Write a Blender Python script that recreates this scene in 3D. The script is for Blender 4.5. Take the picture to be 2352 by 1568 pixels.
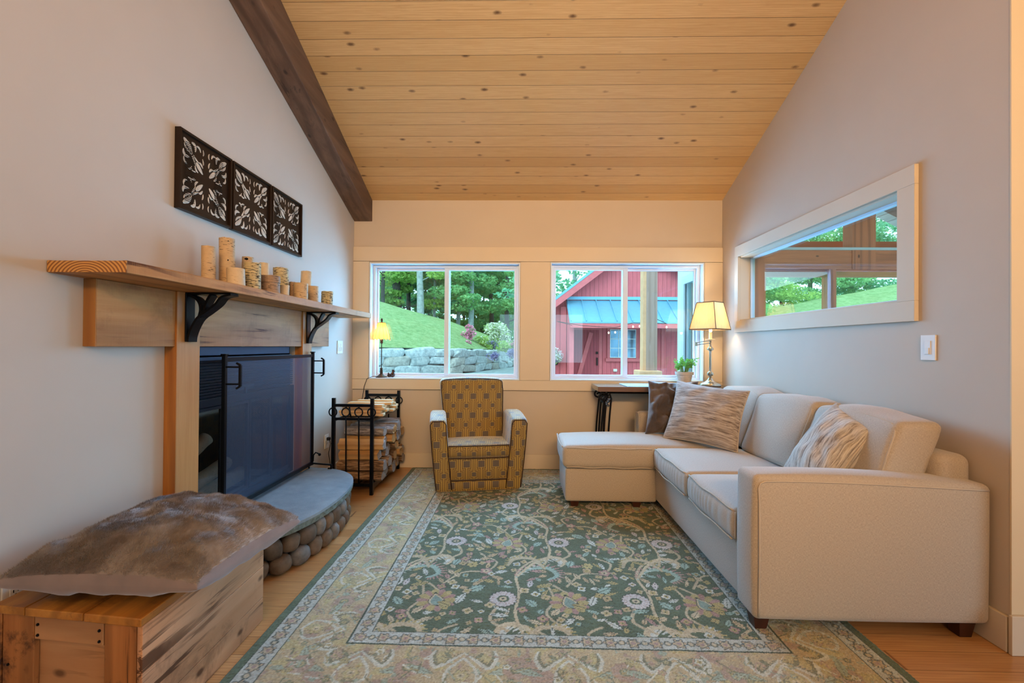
import bpy, bmesh, math, random
import numpy as np
from mathutils import Vector, Matrix, noise
random.seed(7); rng = np.random.default_rng(7)
S = bpy.context.scene; COL = S.collection
for o in list(bpy.data.objects): bpy.data.objects.remove(o)
PI = math.pi

# ------------------------------------------------------------------ camera
FPX = 1035.29
yaw, pit, roll = [math.radians(a) for a in (1.2593, .4086, .4232)]
Fv = Vector((-math.sin(yaw)*math.cos(pit), math.cos(yaw)*math.cos(pit), math.sin(pit)))
Rt = Vector((math.cos(yaw), math.sin(yaw), 0)); Up = Rt.cross(Fv)
Rv = math.cos(roll)*Rt + math.sin(roll)*Up
Uv = -math.sin(roll)*Rt + math.cos(roll)*Up
cd = bpy.data.cameras.new('camera'); cam = bpy.data.objects.new('camera', cd); COL.objects.link(cam)
cam.matrix_world = Matrix(((Rv.x, Uv.x, -Fv.x, 0), (Rv.y, Uv.y, -Fv.y, 0), (Rv.z, Uv.z, -Fv.z, 1.2), (0, 0, 0, 1)))
cd.sensor_width = 36; cd.sensor_fit = 'HORIZONTAL'; cd.lens = 36*FPX/2352; cd.shift_y = 3.474/2352
cd.clip_start = .02; cd.clip_end = 400
S.camera = cam
def un(px, py, X=None, Y=None, Z=None):
    d = Fv + Rv*((px-1176)/FPX) - Uv*((py-784-3.474)/FPX)
    t = X/d.x if X is not None else (Y/d.y if Y is not None else (Z-1.2)/d.z)
    return Vector((0, 0, 1.2)) + d*t

# ------------------------------------------------------------------ world and light
S.cycles.max_bounces = 8; S.cycles.diffuse_bounces = 4; S.cycles.glossy_bounces = 3; S.cycles.transparent_max_bounces = 12; S.cycles.adaptive_threshold = .02
S.view_settings.view_transform = 'Standard'; S.view_settings.look = 'None'
S.view_settings.gamma = 1; S.view_settings.exposure = .12; S.view_settings.use_curve_mapping = False
w = bpy.data.worlds.new('overcast_sky'); S.world = w; w.use_nodes = True
nt = w.node_tree; nt.nodes.clear()
wo = nt.nodes.new('ShaderNodeOutputWorld'); bg = nt.nodes.new('ShaderNodeBackground')
tc = nt.nodes.new('ShaderNodeTexCoord'); nz = nt.nodes.new('ShaderNodeTexNoise'); cr = nt.nodes.new('ShaderNodeValToRGB')
nz.inputs['Scale'].default_value = 2.5; nz.inputs['Detail'].default_value = 5
cr.color_ramp.elements[0].position = .35; cr.color_ramp.elements[0].color = (.42, .76, 1, 1)
cr.color_ramp.elements[1].position = .6; cr.color_ramp.elements[1].color = (.78, .96, 1, 1)
nt.links.new(tc.outputs['Generated'], nz.inputs['Vector']); nt.links.new(nz.outputs['Fac'], cr.inputs[0])
nt.links.new(cr.outputs[0], bg.inputs[0]); nt.links.new(bg.outputs[0], wo.inputs[0])
bg.inputs[1].default_value = 3.1
def area(name, loc, target, size, power, color, spread=180):
    l = bpy.data.lights.new(name, 'AREA'); l.shape = 'RECTANGLE'; l.size, l.size_y = size
    l.energy = power; l.color = color; l.spread = math.radians(spread)
    o = bpy.data.objects.new(name, l); COL.objects.link(o); o.location = loc; o.visible_camera = False; o.visible_glossy = False
    o.rotation_euler = (Vector(target)-Vector(loc)).to_track_quat('-Z', 'Y').to_euler()
    return o
def point(name, loc, power, color, r=.08):
    l = bpy.data.lights.new(name, 'POINT'); l.energy = power; l.color = color; l.shadow_soft_size = r
    o = bpy.data.objects.new(name, l); COL.objects.link(o); o.location = loc; o.visible_camera = False; o.visible_glossy = False; return o
COOL = (.24, .53, 1.0); WARM = (1.0, .57, .215)
sun = bpy.data.lights.new('hazy_sun', 'SUN'); sun.energy = 1.0; sun.angle = math.radians(25); sun.color = (1, .97, .85)
so = bpy.data.objects.new('hazy_sun', sun); COL.objects.link(so); so.rotation_euler = (math.radians(48), 0, math.radians(-25))
# daylight entering by the windows in view (just outside the glass, pointing in)
area('daylight_left_window', (-.77, 4.66, 1.5), (-.77, .6, .5), (1.35, 1.0), 78, COOL, 150)
area('daylight_right_window', (1.02, 4.66, 1.5), (.9, .6, .5), (1.35, 1.0), 78, COOL, 150)
area('daylight_side_window', (2.2, 3.2, 1.75), (0, 3.0, 1.0), (1.5, .5), 8, COOL)
area('cool_fill_rear_right', (4.9, -1.2, 1.3), (-1, .8, .9), (2.6, 2.0), 44, (.42, .66, 1.0))  # added cool fill for daylight from an unseen opening at the right
# warm fill lights added above and behind the camera, without fixtures
point('warm_fill_near', (.3, .3, 3.5), 26, WARM, .25)
point('warm_fill_mid', (-.2, -.9, 2.9), 26, WARM, .25)
point('warm_fill_rear', (1.9, -1.2, 2.6), 34, WARM, .25)
point('warm_fill_far', (.3, -3.2, 2.6), 26, WARM, .25)
area('warm_fill_toward_windows', (.4, -2.6, 2.7), (.25, 4.4, 2.1), (1.6, .3), 40, (1.0, .63, .31), 64)  # added warm fill aimed at the window wall, no lamp stands here

# ------------------------------------------------------------------ object helpers
def setp(o, label=None, cat=None, group=None, kind=None):
    if label: o['label'] = label
    if cat: o['category'] = cat
    if group: o['group'] = group
    if kind: o['kind'] = kind
    return o
def empty(name, loc, label=None, cat=None, group=None, rz=0):
    o = bpy.data.objects.new(name, None); COL.objects.link(o); o.location = loc; o.rotation_euler = (0, 0, rz)
    o.empty_display_size = .05
    return setp(o, label, cat, group)
def copy_tree(o, parent=None):
    c = o.copy(); COL.objects.link(c)
    if parent is not None: c.parent = parent
    for ch in list(o.children): copy_tree(ch, c)
    return c
def wloc(o):
    v = Vector(o.location)
    while o.parent: o = o.parent; v = v + Vector(o.location)
    return v

class MB:
    def __init__(s): s.v = []; s.f = []; s.col = None
    def add(s, vs, fs):
        b = len(s.v); s.v.extend([tuple(map(float, p)) for p in vs]); s.f.extend([tuple(i+b for i in f) for f in fs]); return s
    def box(s, x0, x1, y0, y1, z0, z1, fn=None):
        vs = [(x, y, z) for z in (z0, z1) for y in (y0, y1) for x in (x0, x1)]
        if fn: vs = [fn(Vector(p)) for p in vs]
        return s.add(vs, [(0, 2, 3, 1), (4, 5, 7, 6), (0, 1, 5, 4), (2, 6, 7, 3), (0, 4, 6, 2), (1, 3, 7, 5)])
    def rbox(s, x0, x1, y0, y1, z0, z1, r=.02, n=(6, 6, 6), bulge=(0, 0, 0), fn=None):
        lo = [x0, y0, z0]; hi = [x1, y1, z1]; ax = []
        for a in range(3):
            rr = min(r, (hi[a]-lo[a])*.49); e = [0, rr*.32, rr*.7, rr]
            inner = np.linspace(lo[a]+rr, hi[a]-rr, n[a]+1)[1:-1]
            ax.append(np.concatenate([[lo[a]+q for q in e], inner, [hi[a]-q for q in e[::-1]]]))
        L = [len(a)-1 for a in ax]; idx = {}; vs = []; fs = []
        c = [(lo[i]+hi[i])/2 for i in range(3)]; h = [(hi[i]-lo[i])/2 for i in range(3)]
        def vid(i, j, k):
            key = (i, j, k)
            if key not in idx:
                p = [ax[0][i], ax[1][j], ax[2][k]]
                q = [min(max(p[a], lo[a]+min(r, h[a]*.98)), hi[a]-min(r, h[a]*.98)) for a in range(3)]
                d = [p[a]-q[a] for a in range(3)]; m = math.sqrt(sum(t*t for t in d))
                if m > 1e-9: p = [q[a]+d[a]/m*min(r, min(h)*.98) if m > 0 else p[a] for a in range(3)]
                u = [max(-1, min(1, (p[a]-c[a])/h[a])) for a in range(3)]
                e = [(1-u[a]**2) for a in range(3)]
                p = [p[0]+bulge[0]*u[0]*e[1]*e[2], p[1]+bulge[1]*u[1]*e[0]*e[2], p[2]+bulge[2]*u[2]*e[0]*e[1]]
                if fn: p = fn(Vector(p))
                idx[key] = len(vs); vs.append(p)
            return idx[key]
        for a in range(3):
            b, d = (a+1) % 3, (a+2) % 3
            for side in (0, L[a]):
                for i in range(L[b]):
                    for j in range(L[d]):
                        q = []
                        for (ii, jj) in ((i, j), (i+1, j), (i+1, j+1), (i, j+1)):
                            t = [0, 0, 0]; t[a] = side; t[b] = ii; t[d] = jj; q.append(vid(*t))
                        fs.append(tuple(q if side else q[::-1]))
        return s.add(vs, fs)
    def tube(s, pts, r, n=8, closed=False, flat=None):
        pts = [Vector(p) for p in pts]; m = len(pts); vs = []; fs = []; up = Vector((0, 0, 1)); prev = None
        for i, p in enumerate(pts):
            if closed: t = pts[(i+1) % m]-pts[i-1]
            else: t = pts[min(i+1, m-1)]-pts[max(i-1, 0)]
            t.normalize()
            a = prev - t*prev.dot(t) if prev is not None else (up.cross(t) if abs(t.z) < .95 else Vector((1, 0, 0)).cross(t))
            if a.length < 1e-6: a = Vector((1, 0, 0)).cross(t)
            a.normalize(); b = t.cross(a); prev = a
            rr = r[i] if isinstance(r, (list, tuple)) else r
            for k in range(n):
                an = 2*PI*k/n+ (PI/4 if n == 4 else 0); vs.append(p + a*math.cos(an)*rr*(flat[0] if flat else 1) + b*math.sin(an)*rr*(flat[1] if flat else 1))
        for i in range(m if closed else m-1):
            j = (i+1) % m
            for k in range(n): fs.append((i*n+k, i*n+(k+1) % n, j*n+(k+1) % n, j*n+k))
        if not closed: fs.append(tuple(range(n))[::-1]); fs.append(tuple((m-1)*n+k for k in range(n)))
        return s.add(vs, fs)
    def bar(s, p, q, w, h=None):       # square bar between two points
        h = h or w; p = Vector(p); q = Vector(q); t = (q-p).normalized()
        a = Vector((0, 0, 1)).cross(t)
        if a.length < 1e-3: a = Vector((1, 0, 0))
        a.normalize(); b = t.cross(a)
        vs = [e + a*sx*w/2 + b*sy*h/2 for e in (p, q) for sx, sy in ((-1, -1), (1, -1), (1, 1), (-1, 1))]
        return s.add(vs, [(0, 3, 2, 1), (4, 5, 6, 7), (0, 1, 5, 4), (1, 2, 6, 5), (2, 3, 7, 6), (3, 0, 4, 7)])
    def lathe(s, prof, c=(0, 0, 0), n=20, cap=True):
        vs = []; fs = []; m = len(prof)
        for (r, z) in prof:
            for k in range(n): a = 2*PI*k/n; vs.append((c[0]+r*math.cos(a), c[1]+r*math.sin(a), c[2]+z))
        for i in range(m-1):
            for k in range(n): fs.append((i*n+k, i*n+(k+1) % n, (i+1)*n+(k+1) % n, (i+1)*n+k))
        if cap: fs.append(tuple(range(n))[::-1]); fs.append(tuple((m-1)*n+k for k in range(n)))
        return s.add(vs, fs)
    def ball(s, c, r, n=12, m=8, sc=(1, 1, 1), fn=None):
        vs = []; fs = []
        for i in range(m+1):
            th = PI*i/m
            for k in range(n):
                a = 2*PI*k/n; p = Vector((math.sin(th)*math.cos(a)*r*sc[0], math.sin(th)*math.sin(a)*r*sc[1], math.cos(th)*r*sc[2]))
                if fn: p = fn(p)
                vs.append(p+Vector(c))
        for i in range(m):
            for k in range(n): fs.append((i*n+k, (i+1)*n+k, (i+1)*n+(k+1) % n, i*n+(k+1) % n))
        return s.add(vs, fs)
    def prism(s, poly, fn):            # poly list of 2D, fn(u,v,t) -> 3D, t=0/1
        m = len(poly); vs = [fn(u, v, 0) for u, v in poly]+[fn(u, v, 1) for u, v in poly]
        fs = [tuple(range(m))[::-1], tuple(range(m, 2*m))]+[(i, (i+1) % m, m+(i+1) % m, m+i) for i in range(m)]
        return s.add(vs, fs)
    def build(s, name, mat, parent=None, smooth=False, origin=None, uvfn=None, bevel=0, label=None, cat=None, group=None, kind=None, fixn=False):
        me = bpy.data.meshes.new(name)
        V = np.array(s.v, dtype=float)
        if origin is None:
            if parent is not None: origin = wloc(parent)
            else: origin = Vector(((V[:, 0].min()+V[:, 0].max())/2, (V[:, 1].min()+V[:, 1].max())/2, V[:, 2].min()))
        og = np.array(origin); me.from_pydata((V-og).tolist(), [], s.f); me.update()
        if fixn:
            b = bmesh.new(); b.from_mesh(me); bmesh.ops.recalc_face_normals(b, faces=b.faces); b.to_mesh(me); b.free()
        nl = len(me.loops)
        if nl < 2500000:
            uv = me.uv_layers.new(name='UVMap'); li = np.zeros(nl, dtype=np.int32); me.loops.foreach_get('vertex_index', li)
            nf = len(me.polygons); nor = np.zeros(nf*3); me.polygons.foreach_get('normal', nor); nor = np.abs(nor.reshape(-1, 3))
            lt = np.zeros(nf, dtype=np.int32); me.polygons.foreach_get('loop_total', lt)
            dom = np.repeat(nor.argmax(1), lt); P = V[li]
            U = np.where((dom == 0)[:, None], P[:, [1, 2]], np.where((dom == 1)[:, None], P[:, [0, 2]], P[:, [0, 1]]))
            if uvfn is not None: U = uvfn(P, dom)
            uv.data.foreach_set('uv', U.astype(np.float32).ravel())
        if s.col is not None:
            at = me.color_attributes.new('Col', 'FLOAT_COLOR', 'POINT'); at.data.foreach_set('color', np.asarray(s.col, dtype=np.float32).ravel())
        if smooth: me.polygons.foreach_set('use_smooth', [True]*len(me.polygons))
        me.materials.append(mat)
        o = bpy.data.objects.new(name, me); COL.objects.link(o)
        if parent is not None:
            o.parent = parent; o.location = Vector(origin)-wloc(parent)
        else: o.location = origin
        if bevel:
            md = o.modifiers.new('bevel', 'BEVEL'); md.width = bevel; md.segments = 2; md.limit_method = 'ANGLE'; md.angle_limit = math.radians(40)
        return setp(o, label, cat, group, kind)

# ------------------------------------------------------------------ material helpers
def rgb(h, k=1):
    if isinstance(h, str):
        c = [int(h[i:i+2], 16)/255 for i in (0, 2, 4)]; c = [(x/12.92 if x <= .04045 else ((x+.055)/1.055)**2.4) for x in c]
    else: c = list(h[:3])
    return tuple(x*k for x in c)+(1,)
class NT:
    def __init__(s, name):
        s.m = bpy.data.materials.new(name); s.m.use_nodes = True; s.t = s.m.node_tree; s.t.nodes.clear()
        s.out = s.n('OutputMaterial'); s.b = s.n('BsdfPrincipled'); s.l(s.b.outputs[0], s.out.inputs[0]); s._tc = None
    def n(s, t, **k):
        nd = s.t.nodes.new('ShaderNode'+t)
        for a, b in k.items(): setattr(nd, a, b)
        return nd
    def l(s, a, b): s.t.links.new(a, b)
    def set(s, inp, v):
        if hasattr(v, 'is_output') or isinstance(v, bpy.types.NodeSocket): s.l(v, inp)
        else: inp.default_value = v
    def tc(s, which='Object'):
        if not s._tc: s._tc = s.n('TexCoord')
        return s._tc.outputs[which]
    def map(s, v, sc=(1, 1, 1), rot=(0, 0, 0), loc=(0, 0, 0)):
        m = s.n('Mapping'); s.l(v, m.inputs[0]); m.inputs['Scale'].default_value = sc; m.inputs['Rotation'].default_value = rot; m.inputs['Location'].default_value = loc
        return m.outputs[0]
    def noise(s, v, scale=5, det=3, rough=.55, dist=0, out='Fac'):
        m = s.n('TexNoise'); s.l(v, m.inputs['Vector']); m.inputs['Scale'].default_value = scale; m.inputs['Detail'].default_value = det
        m.inputs['Roughness'].default_value = rough; m.inputs['Distortion'].default_value = dist; return m.outputs[out]
    def vor(s, v, scale=5, feat='F1', out='Distance', rnd=1):
        m = s.n('TexVoronoi'); m.feature = feat; s.l(v, m.inputs['Vector']); m.inputs['Scale'].default_value = scale; m.inputs['Randomness'].default_value = rnd; return m.outputs[out]
    def wave(s, v, scale=5, dist=2, det=2, dirn='X', typ='BANDS', ds=1):
        m = s.n('TexWave'); m.wave_type = typ
        if typ == 'BANDS': m.bands_direction = dirn
        else: m.rings_direction = dirn
        s.l(v, m.inputs['Vector']); m.inputs['Scale'].default_value = scale; m.inputs['Distortion'].default_value = dist; m.inputs['Detail'].default_value = det; m.inputs['Detail Scale'].default_value = ds
        return m.outputs['Fac']
    def math(s, op, a, b=0, c=None, clamp=False):
        m = s.n('Math', operation=op); m.use_clamp = clamp; s.set(m.inputs[0], a); s.set(m.inputs[1], b)
        if c is not None: s.set(m.inputs[2], c)
        return m.outputs[0]
    def ramp(s, f, stops, interp='LINEAR'):
        m = s.n('ValToRGB'); e = m.color_ramp.elements; m.color_ramp.interpolation = interp
        while len(e) < len(stops): e.new(.5)
        for i, (p, c) in enumerate(stops): e[i].position = p; e[i].color = rgb(c) if not isinstance(c, (int, float)) else (c, c, c, 1)
        s.set(m.inputs[0], f); return m.outputs[0]
    def mix(s, f, a, b, typ='MIX'):
        m = s.n('MixRGB', blend_type=typ); s.set(m.inputs[0], f)
        s.set(m.inputs[1], rgb(a) if isinstance(a, (str, tuple)) else a); s.set(m.inputs[2], rgb(b) if isinstance(b, (str, tuple)) else b); return m.outputs[0]
    def sep(s, v):
        m = s.n('SeparateXYZ'); s.l(v, m.inputs[0]); return m.outputs
    def comb(s, x=0, y=0, z=0):
        m = s.n('CombineXYZ'); s.set(m.inputs[0], x); s.set(m.inputs[1], y); s.set(m.inputs[2], z); return m.outputs[0]
    def bump(s, h, st=.3, d=.01):
        m = s.n('Bump'); s.l(h, m.inputs['Height']); m.inputs['Strength'].default_value = st; m.inputs['Distance'].default_value = d; s.l(m.outputs[0], s.b.inputs['Normal'])
    def fin(s, color=None, rough=.5, metal=0, spec=.5, sheen=0, emit=None, estr=0, trans=0, alpha=None):
        if color is not None: s.set(s.b.inputs['Base Color'], rgb(color) if isinstance(color, (str, tuple)) else color)
        s.set(s.b.inputs['Roughness'], rough); s.b.inputs['Metallic'].default_value = metal; s.b.inputs['Specular IOR Level'].default_value = spec
        if sheen: s.b.inputs['Sheen Weight'].default_value = sheen
        if emit is not None: s.set(s.b.inputs['Emission Color'], rgb(emit) if isinstance(emit, (str, tuple)) else emit); s.b.inputs['Emission Strength'].default_value = estr
        if trans: s.b.inputs['Transmission Weight'].default_value = trans
        return s.m
def simple(name, col, rough=.5, metal=0, var=.12, scale=8, bump=0, bscale=60, spec=.5, sheen=0):
    t = NT(name); v = t.tc(); nn = t.noise(v, scale, 3)
    c = rgb(col); a = tuple(x*(1-var) for x in c[:3]); b = tuple(min(1, x*(1+var)) for x in c[:3])
    colr = t.ramp(nn, [(.3, a), (.7, b)])
    if bump: t.bump(t.noise(v, bscale, 2), bump, .003)
    return t.fin(colr, rough, metal, spec, sheen)
def wood(name, light, mid, dark, axis='Y', grain=38, rough=.5, knots=.0, checks=.0, saw=0, bump=.15, stain=0, spec=.4):
    t = NT(name); o = t.tc(); k = {'X': 0, 'Y': 1, 'Z': 2}[axis]; sc = [1, 1, 1]; sc[k] = .06
    g = t.map(o, tuple(sc)); n1 = t.noise(g, grain, 5, .6, .4); sc2 = [1, 1, 1]; sc2[k] = .12
    n2 = t.noise(t.map(o, tuple(sc2)), 6, 3, .5, 1.2)
    w = t.wave(t.map(o, tuple(sc2)), 3.2, 7, 2, {'X': 'Y', 'Y': 'X', 'Z': 'X'}[axis])
    c = t.ramp(n1, [(.25, mid), (.75, light)])
    c = t.mix(t.ramp(n2, [(.45, 0.), (.75, .7)]), c, mid, 'MIX')
    c = t.mix(t.math('MULTIPLY', t.ramp(w, [(.55, 0.), (.95, 1.)]), .35), c, dark)
    h = n1
    if knots:
        sk = [1, 1, 1]; sk[k] = .55
        vd = t.vor(t.map(o, tuple(sk)), 7 if knots < .5 else 9)
        kn = t.ramp(vd, [(.06, 1.), (.14*max(knots, .4)+.06, 0.)])
        c = t.mix(t.math('MULTIPLY', kn, .85), c, dark)
    if checks:
        sk = [1, 1, 1]; sk[k] = .05; cn = t.noise(t.map(o, tuple(sk)), 22, 4, .7, .5)
        big = t.noise(o, 2.2, 2)
        ck = t.math('MULTIPLY', t.ramp(cn, [(.56, 0.), (.62, 1.)]), t.ramp(big, [(.42, 0.), (.58, 1.)]))
        c = t.mix(t.math('MULTIPLY', ck, checks), c, dark)
    if stain:
        sn = t.noise(o, 5, 6, .7, .3); c = t.mix(t.math('MULTIPLY', t.ramp(sn, [(.52, 0.), (.64, 1.)]), stain), c, dark)
    if saw:
        sx = [0.02, 0.02, 0.02]; sx[k] = 1
        sn = t.noise(t.map(o, tuple(sx)), 260, 1); c = t.mix(t.math('MULTIPLY', t.ramp(sn, [(.55, 0.), (.7, 1.)]), saw), c, light)
    t.bump(h, bump, .002)
    return t.fin(c, rough, 0, spec)
# ------------------------------------------------------------------ room materials
XL, XR, D, SL, ZC = -1.673, 1.945, 4.431, .395, 2.637
def wallmat(name, col):
    t = NT(name); o = t.tc(); c = t.ramp(t.noise(o, 3, 2), [(.3, tuple(x*.98 for x in rgb(col)[:3])), (.7, tuple(min(1, x*1.02) for x in rgb(col)[:3]))])
    t.bump(t.noise(o, 260, 2), .06, .002); return t.fin(c, .62, 0, .25)
m_wall = wallmat('painted_wall', 'c0b19e'); m_trim = wallmat('painted_trim', 'cdbda5')
m_vinyl = simple('cool_lit_white_vinyl', 'cdd8e2', .35, var=.02)  # cool daylight on the white frames is put into the colour
def m_boards(name, width, cols, knots, seam, rough, gloss_var=0):
    t = NT(name); uv = t.tc('UV'); x, y, z = t.sep(uv)[:3]
    q = t.math('DIVIDE', y, width); bi = t.math('FLOOR', q); fr = t.math('FRACT', q)
    wn = t.n('TexWhiteNoise'); wn.noise_dimensions = '1D'; t.l(bi, wn.inputs['W']); r = wn.outputs['Value']
    if seam[1]:     # staggered butt joints
        xx = t.math('DIVIDE', t.math('ADD', x, t.math('MULTIPLY', r, 7.3)), seam[1]); xi = t.math('FLOOR', xx); fx = t.math('FRACT', xx)
        wn2 = t.n('TexWhiteNoise'); wn2.noise_dimensions = '2D'; t.l(t.comb(bi, xi, 0), wn2.inputs['Vector']); r = wn2.outputs['Value']
    v = t.comb(t.math('ADD', x, t.math('MULTIPLY', bi, 3.71)), y, t.math('MULTIPLY', r, 5))
    n1 = t.noise(t.map(v, (.9, 14, 1)), 5, 5, .6, 1.0)
    w = t.wave(t.map(v, (.5, 7, 1)), 3, 6, 2, 'Y')
    base = t.ramp(r, [(0, cols[0]), (.5, cols[1]), (1, cols[2])])
    c = t.mix(t.ramp(n1, [(.35, .0), (.75, .55)]), base, cols[3])
    c = t.mix(t.math('MULTIPLY', t.ramp(w, [(.6, 0.), (.95, 1.)]), .3), c, cols[3])
    if knots:
        vo = t.n('TexVoronoi'); t.l(t.map(v, (4.6, 9.5, 1)), vo.inputs['Vector']); vo.inputs['Scale'].default_value = 1
        dn = t.math('ADD', vo.outputs['Distance'], t.math('MULTIPLY', t.noise(v, 60, 2), .05))
        pr = t.sep(vo.outputs['Color'])[0]; th = t.math('MULTIPLY', t.math('GREATER_THAN', pr, .15), 1)
        ring = t.ramp(dn, [(.07, 1.), (.11, .7), (.18, 0.)])
        c = t.mix(t.math('MULTIPLY', t.math('MULTIPLY', ring, th), knots), c, cols[4])
    e = t.math('MINIMUM', fr, t.math('SUBTRACT', 1, fr)); sm = t.ramp(e, [(seam[0]/width*.35, 0.), (seam[0]/width, 1.)])
    if seam[1]:
        e2 = t.math('MINIMUM', fx, t.math('SUBTRACT', 1, fx)); sm = t.math('MINIMUM', sm, t.ramp(e2, [(.0008, 0.), (.0016, 1.)]))
    c = t.mix(sm, cols[4], c); t.bump(sm, .5, .004)
    return t.fin(c, rough, 0, .45)
m_ceil = m_boards('knotty_pine_ceiling', .1150, [(.56, .33, .12), (.62, .38, .15), (.67, .42, .175), (.48, .25, .075), (.13, .06, .02)], .95, (.0017, 0), .5)
m_floor = m_boards('honey_pine_floor', .108, [(.46, .22, .075), (.54, .28, .10), (.60, .33, .13), (.32, .12, .035), (.20, .085, .03)], .5, (.0012, 2.3), .28)
m_beam = wood('dark_stained_beam', (.19, .105, .06), (.10, .052, .03), (.035, .018, .012), 'Y', 18, .6, .4, .7)
def m_glassf(nm='clear_window_glass', tint=(.86, .985, 1, 1)):
    t = NT(nm); t.t.nodes.remove(t.b)
    tr = t.n('BsdfTransparent'); tr.inputs[0].default_value = tint; g = t.n('BsdfGlossy'); g.inputs['Roughness'].default_value = 0.0; g.inputs[0].default_value = (1, 1, 1, 1)
    fz = t.n('Fresnel'); fz.inputs[0].default_value = 1.5; mx = t.n('MixShader')
    gm = t.n('NewGeometry'); f2 = t.math('MULTIPLY', t.math('MULTIPLY', fz.outputs[0], 1.6), t.math('SUBTRACT', 1, gm.outputs['Backfacing']), clamp=True)
    t.l(f2, mx.inputs[0]); t.l(tr.outputs[0], mx.inputs[1]); t.l(g.outputs[0], mx.inputs[2]); t.l(mx.outputs[0], t.out.inputs[0]); return t.m
m_glass = m_glassf(); m_glass2 = m_glassf('smoked_door_glass', (.75, .75, .76, 1))
K = dict(kind='structure'); RXX = XR+.155
# ------------------------------------------------------------------ room shell
MB().box(XL-.4, 5.2, -5.2, 1.96, -.12, 0).box(XL-.4, RXX, 1.96, D+.16, -.12, 0).build('floor', m_floor, **K)
# back wall with two window openings
WZ0, WZ1 = .868, 2.016; WL = (-1.508, -.022); WR = (.276, 1.765)
b = MB(); y0, y1 = D, D+.16
b.box(XL-.4, WL[0], y0, y1, -.12, 3.0).box(WL[1], WR[0], y0, y1, -.12, 3.0).box(WR[1], XR+.155, y0, y1, -.12, 3.0)
b.box(WL[0], WL[1], y0, y1, -.12, WZ0).box(WL[0], WL[1], y0, y1, WZ1, 3.0).box(WR[0], WR[1], y0, y1, -.12, WZ0).box(WR[0], WR[1], y0, y1, WZ1+.008, 3.0)
b.build('wall_back', m_wall, **K)
# left wall with the fireplace recess
FY0, FY1, FZ0, FZ1 = 2.227, 3.29, .27, 1.187
b = MB(); b.box(XL-.4, XL, -5.2, FY0, -.12, 5).box(XL-.4, XL, FY1, D+.16, -.12, 5).box(XL-.4, XL, FY0, FY1, -.12, FZ0-.06).box(XL-.4, XL, FY0, FY1, FZ1, 5)
b.build('wall_left', m_wall, **K)
# right wall with the porch window, and its return
RY0, RY1, RZ0, RZ1 = 2.345, 4.075, 1.44, 2.015; RX = XR+.13
b = MB(); b.box(XR, RX, RY1, D, -.12, 5).box(XR, RX, 1.838, RY0, -.12, 5).box(XR, RX, RY0, RY1, -.12, RZ0).box(XR, RX, RY0, RY1, RZ1, 5)
b.build('wall_right', m_wall, **K)
m_wallw = wallmat('warm_lit_return_wall', 'd6c09c')  # warm light on this face is put into its wall colour
MB().box(XR+.131, 5.2, 1.838, 1.96, -.12, 5).build('wall_return', m_wallw, **K)
MB().box(XR-.002, XR+.13, 1.832, 1.8375, 0, 5).build('trim_9', m_wallw, **K)
b = MB(); b.box(5.0, 5.2, -5.2, -2.6, -.12, 5).box(5, 5.2, .2, 1.838, -.12, 5).box(5, 5.2, -2.6, .2, 2.35, 5).box(5, 5.2, -2.6, .2, -.12, .1); b.build('wall_far_right', m_wall, **K)
b = MB(); b.box(XL-.4, -.7, -5.2, -5, -.12, 5).box(1.9, 5.2, -5.2, -5, -.12, 5).box(-.7, 1.9, -5.2, -5, -.12, .7).box(-.7, 1.9, -5.2, -5, 2.2, 5); b.build('wall_rear', m_wall, **K)
# ceiling: sloping boards up to Y=0, flat beyond
L = math.hypot(1, SL); yA, yB = D+.16, 0.0
def zc(y): return ZC+SL*(D-y)
b = MB()
def sheet(y0, z0, y1, z1, th, x0=XL-.4, x1=5.2):
    b.add([(x0, y0, z0), (x1, y0, z0), (x1, y1, z1), (x0, y1, z1), (x0, y0, z0+th), (x1, y0, z0+th), (x1, y1, z1+th), (x0, y1, z1+th)], [(0, 3, 2, 1), (4, 5, 6, 7), (0, 1, 5, 4), (2, 3, 7, 6), (1, 2, 6, 5), (3, 0, 4, 7)])
sheet(yA, zc(yA), 1.96, zc(1.96), .14, x1=XR+.155); sheet(1.96, zc(1.96), yB, zc(yB), .14); sheet(yB, zc(yB), -5.2, zc(yB)-.9, .14)
b.build('ceiling', m_ceil, uvfn=lambda P, d: np.stack([P[:, 0], (D-P[:, 1])*L+.012], 1), **K)
# beam along the left wall, in the slope
xb = -1.491; BS = SL-.022
bz = lambda y: 2.424+(SL-.022)*(D-y)
b = MB(); y0, y1 = D-.001, .3
b.add([(XL+.001, y0, bz(y0)), (xb, y0, bz(y0)), (xb, y1, bz(y1)), (XL+.001, y1, bz(y1)), (XL+.001, y0, zc(y0)-.001), (xb, y0, zc(y0)-.001), (xb, y1, zc(y1)-.001), (XL+.001, y1, zc(y1)-.001)],
      [(0, 3, 2, 1), (4, 5, 6, 7), (0, 1, 5, 4), (2, 3, 7, 6), (1, 2, 6, 5), (3, 0, 4, 7)])
b.build('ceiling_beam', m_beam, bevel=.006, label='dark stained timber beam running up the slope along the left wall', cat='beam')
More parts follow.
